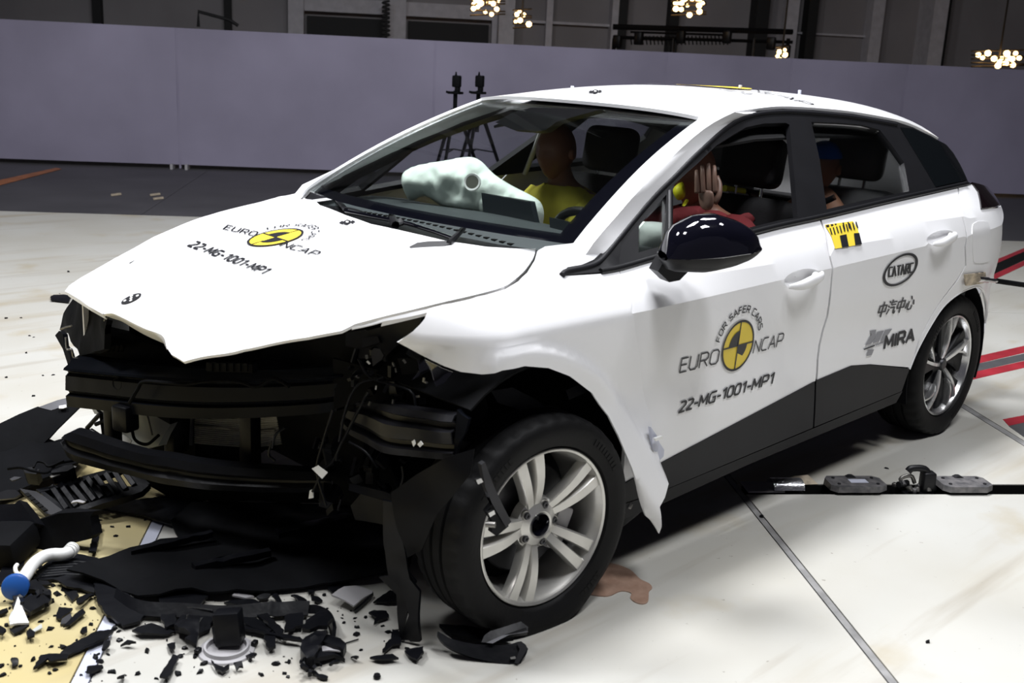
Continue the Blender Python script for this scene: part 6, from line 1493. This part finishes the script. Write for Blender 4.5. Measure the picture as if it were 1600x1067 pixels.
KNOWN = [zB(930, 460), zB(1020, 452), zB(945, 537), zB(1160, 527), zB(945, 600), zB(980, 728), zB(155, 935), zB(345, 922), zB(60, 812), zB(85, 765), zB(290, 243), zB(675, 272), zB(275, 843), zB(360, 828), zB(385, 828), zB(1210, 572), zB(1370, 722), zB(350, 200), zB(600, 188), zB(110, 272), zB(825, 462), zB(838, 497),
  zA(755, 778), zA(985, 768), zA(955, 845), zA(1360, 765), zA(1432, 935), zA(1555, 845), zA(205, 555), zA(243, 573), zA(242, 650), zA(50, 788), zA(90, 826), zA(190, 908), zA(645, 645), zA(480, 738), zA(880, 782), zA(925, 912), zA(740, 925), zA(553, 962), zA(402, 920), zA(790, 712), zA(540, 345), zA(645, 990),
  zC(80, 487), zC(542, 450), zC(525, 815), zC(430, 806), zC(345, 596), zC(420, 660), zC(820, 870), zC(990, 757), zC(945, 662), zC(1505, 888), zC(1540, 820), zC(20, 1045), zC(5, 965), zC(280, 912), zC(462, 1000), zC(900, 872), zC(770, 490), zC(760, 622), zC(930, 1015), zC(1150, 1030), zC(55, 630), zC(435, 430), zC(795, 893),
  zD(1065, 550), zD(935, 553), zD(960, 630), zD(820, 497), zD(1210, 493), (93, 459), (107, 425), (53, 527), (33, 497), (9, 498), (46, 525), (52, 619), (67, 587), (83, 586), (10, 590), (41, 552), (1449, 1004), (1190, 808), (1500, 748), (1385, 732)]
for p in KNOWN: crumb(p[0], p[1], rd_.uniform(.006, .013) if p[1] > 800 else rd_.uniform(.007, .012))
for k in range(110):
    z = rd_.random()
    if z < .5: x, y = rd_.uniform(0, 160), rd_.uniform(880, 1066)
    elif z < .85: x, y = rd_.uniform(140, 560), rd_.uniform(925, 1060)
    else: x, y = rd_.uniform(430, 640), rd_.uniform(905, 1010)
    crumb(x, y, rd_.choice((.002, .002, .003, .004, .006)))
# dense scraps round the hose and below the undertray
for k in range(46):
    x, y = rd_.gauss(95, 45), rd_.gauss(912, 14)
    if x < -5 or y > 950 or y < 880: continue
    crumb(x, y, rd_.uniform(.008, .022))

MARKS = [(354, 1018, 'the round grey disc'), (24, 917, 'the blue hose cap'), (30, 975, 'the white triangular shard'), (100, 965, 'the triangular black shard on yellow'), (120, 1012, 'the long tapered blade'), (165, 1018, 'the rounded shard on the floor line'),
    (200, 1012, 'the pointed sliver'), (270, 1060, 'the straight plain strip'), (265, 1017, 'the ragged scrap near the plain strip'), (500, 1030, 'the big crumpled lump'), (600, 1034, 'the lens-shaped shard'), (648, 1028, 'the fan-shaped shard'), (592, 968, 'the claw-shaped scrap'),
    (555, 945, 'the pale bent plate'), (450, 945, 'the rhomb chip'), (148, 845, 'the upright stick'), (200, 820, 'the grille chunk'), (95, 468, 'the strip behind the headlamp corner'), (1420, 765, 'the tow hook'), (455, 985, 'the hanging trim tabs'), (300, 970, 'the middle of the trim strip'), (360, 1055, 'the winged scrap'),
    (145, 1052, 'the streaked chip on the floor line'), (25, 1042, 'the faceted nugget'), (70, 960, 'the ragged grille block'), (60, 690, 'the leaning panel'), (190, 960, 'the left foot of the trim strip'), (640, 960, 'the hanging liner strip'), (420, 1040, 'the lens-shaped chip right of the disc')]
ORDS = 'nearest,second,third,fourth,fifth,sixth,seventh,eighth,ninth,tenth,eleventh,twelfth,thirteenth,fourteenth,fifteenth,sixteenth,seventeenth,eighteenth'.split(',')
bk_ = {}
for o, x, y, r in CRUMBS:
    mx, my, nm = min(MARKS, key=lambda q: (q[0]-x)**2+((q[1]-y)*1.6)**2); a = math.degrees(math.atan2(-(y-my)*1.6, x-mx)) % 360
    d = ('right of', 'above and right of', 'above', 'above and left of', 'left of', 'below and left of', 'below', 'below and right of')[int((a+22.5)//45) % 8]
    sz = 'specklike' if r < .0045 else 'small' if r < .011 else 'coarse'
    bk_.setdefault((nm, d, sz), []).append((math.hypot(x-mx, y-my), o))
for (nm, d, sz), L_ in bk_.items():
    L_.sort(key=lambda q: q[0])
    for k, (_, o) in enumerate(L_): o['label'] = (sz+' black crumb '+d+' '+nm) if len(L_) == 1 else (ORDS[min(k, 17)]+' '+sz+' black crumb '+d+' '+nm)
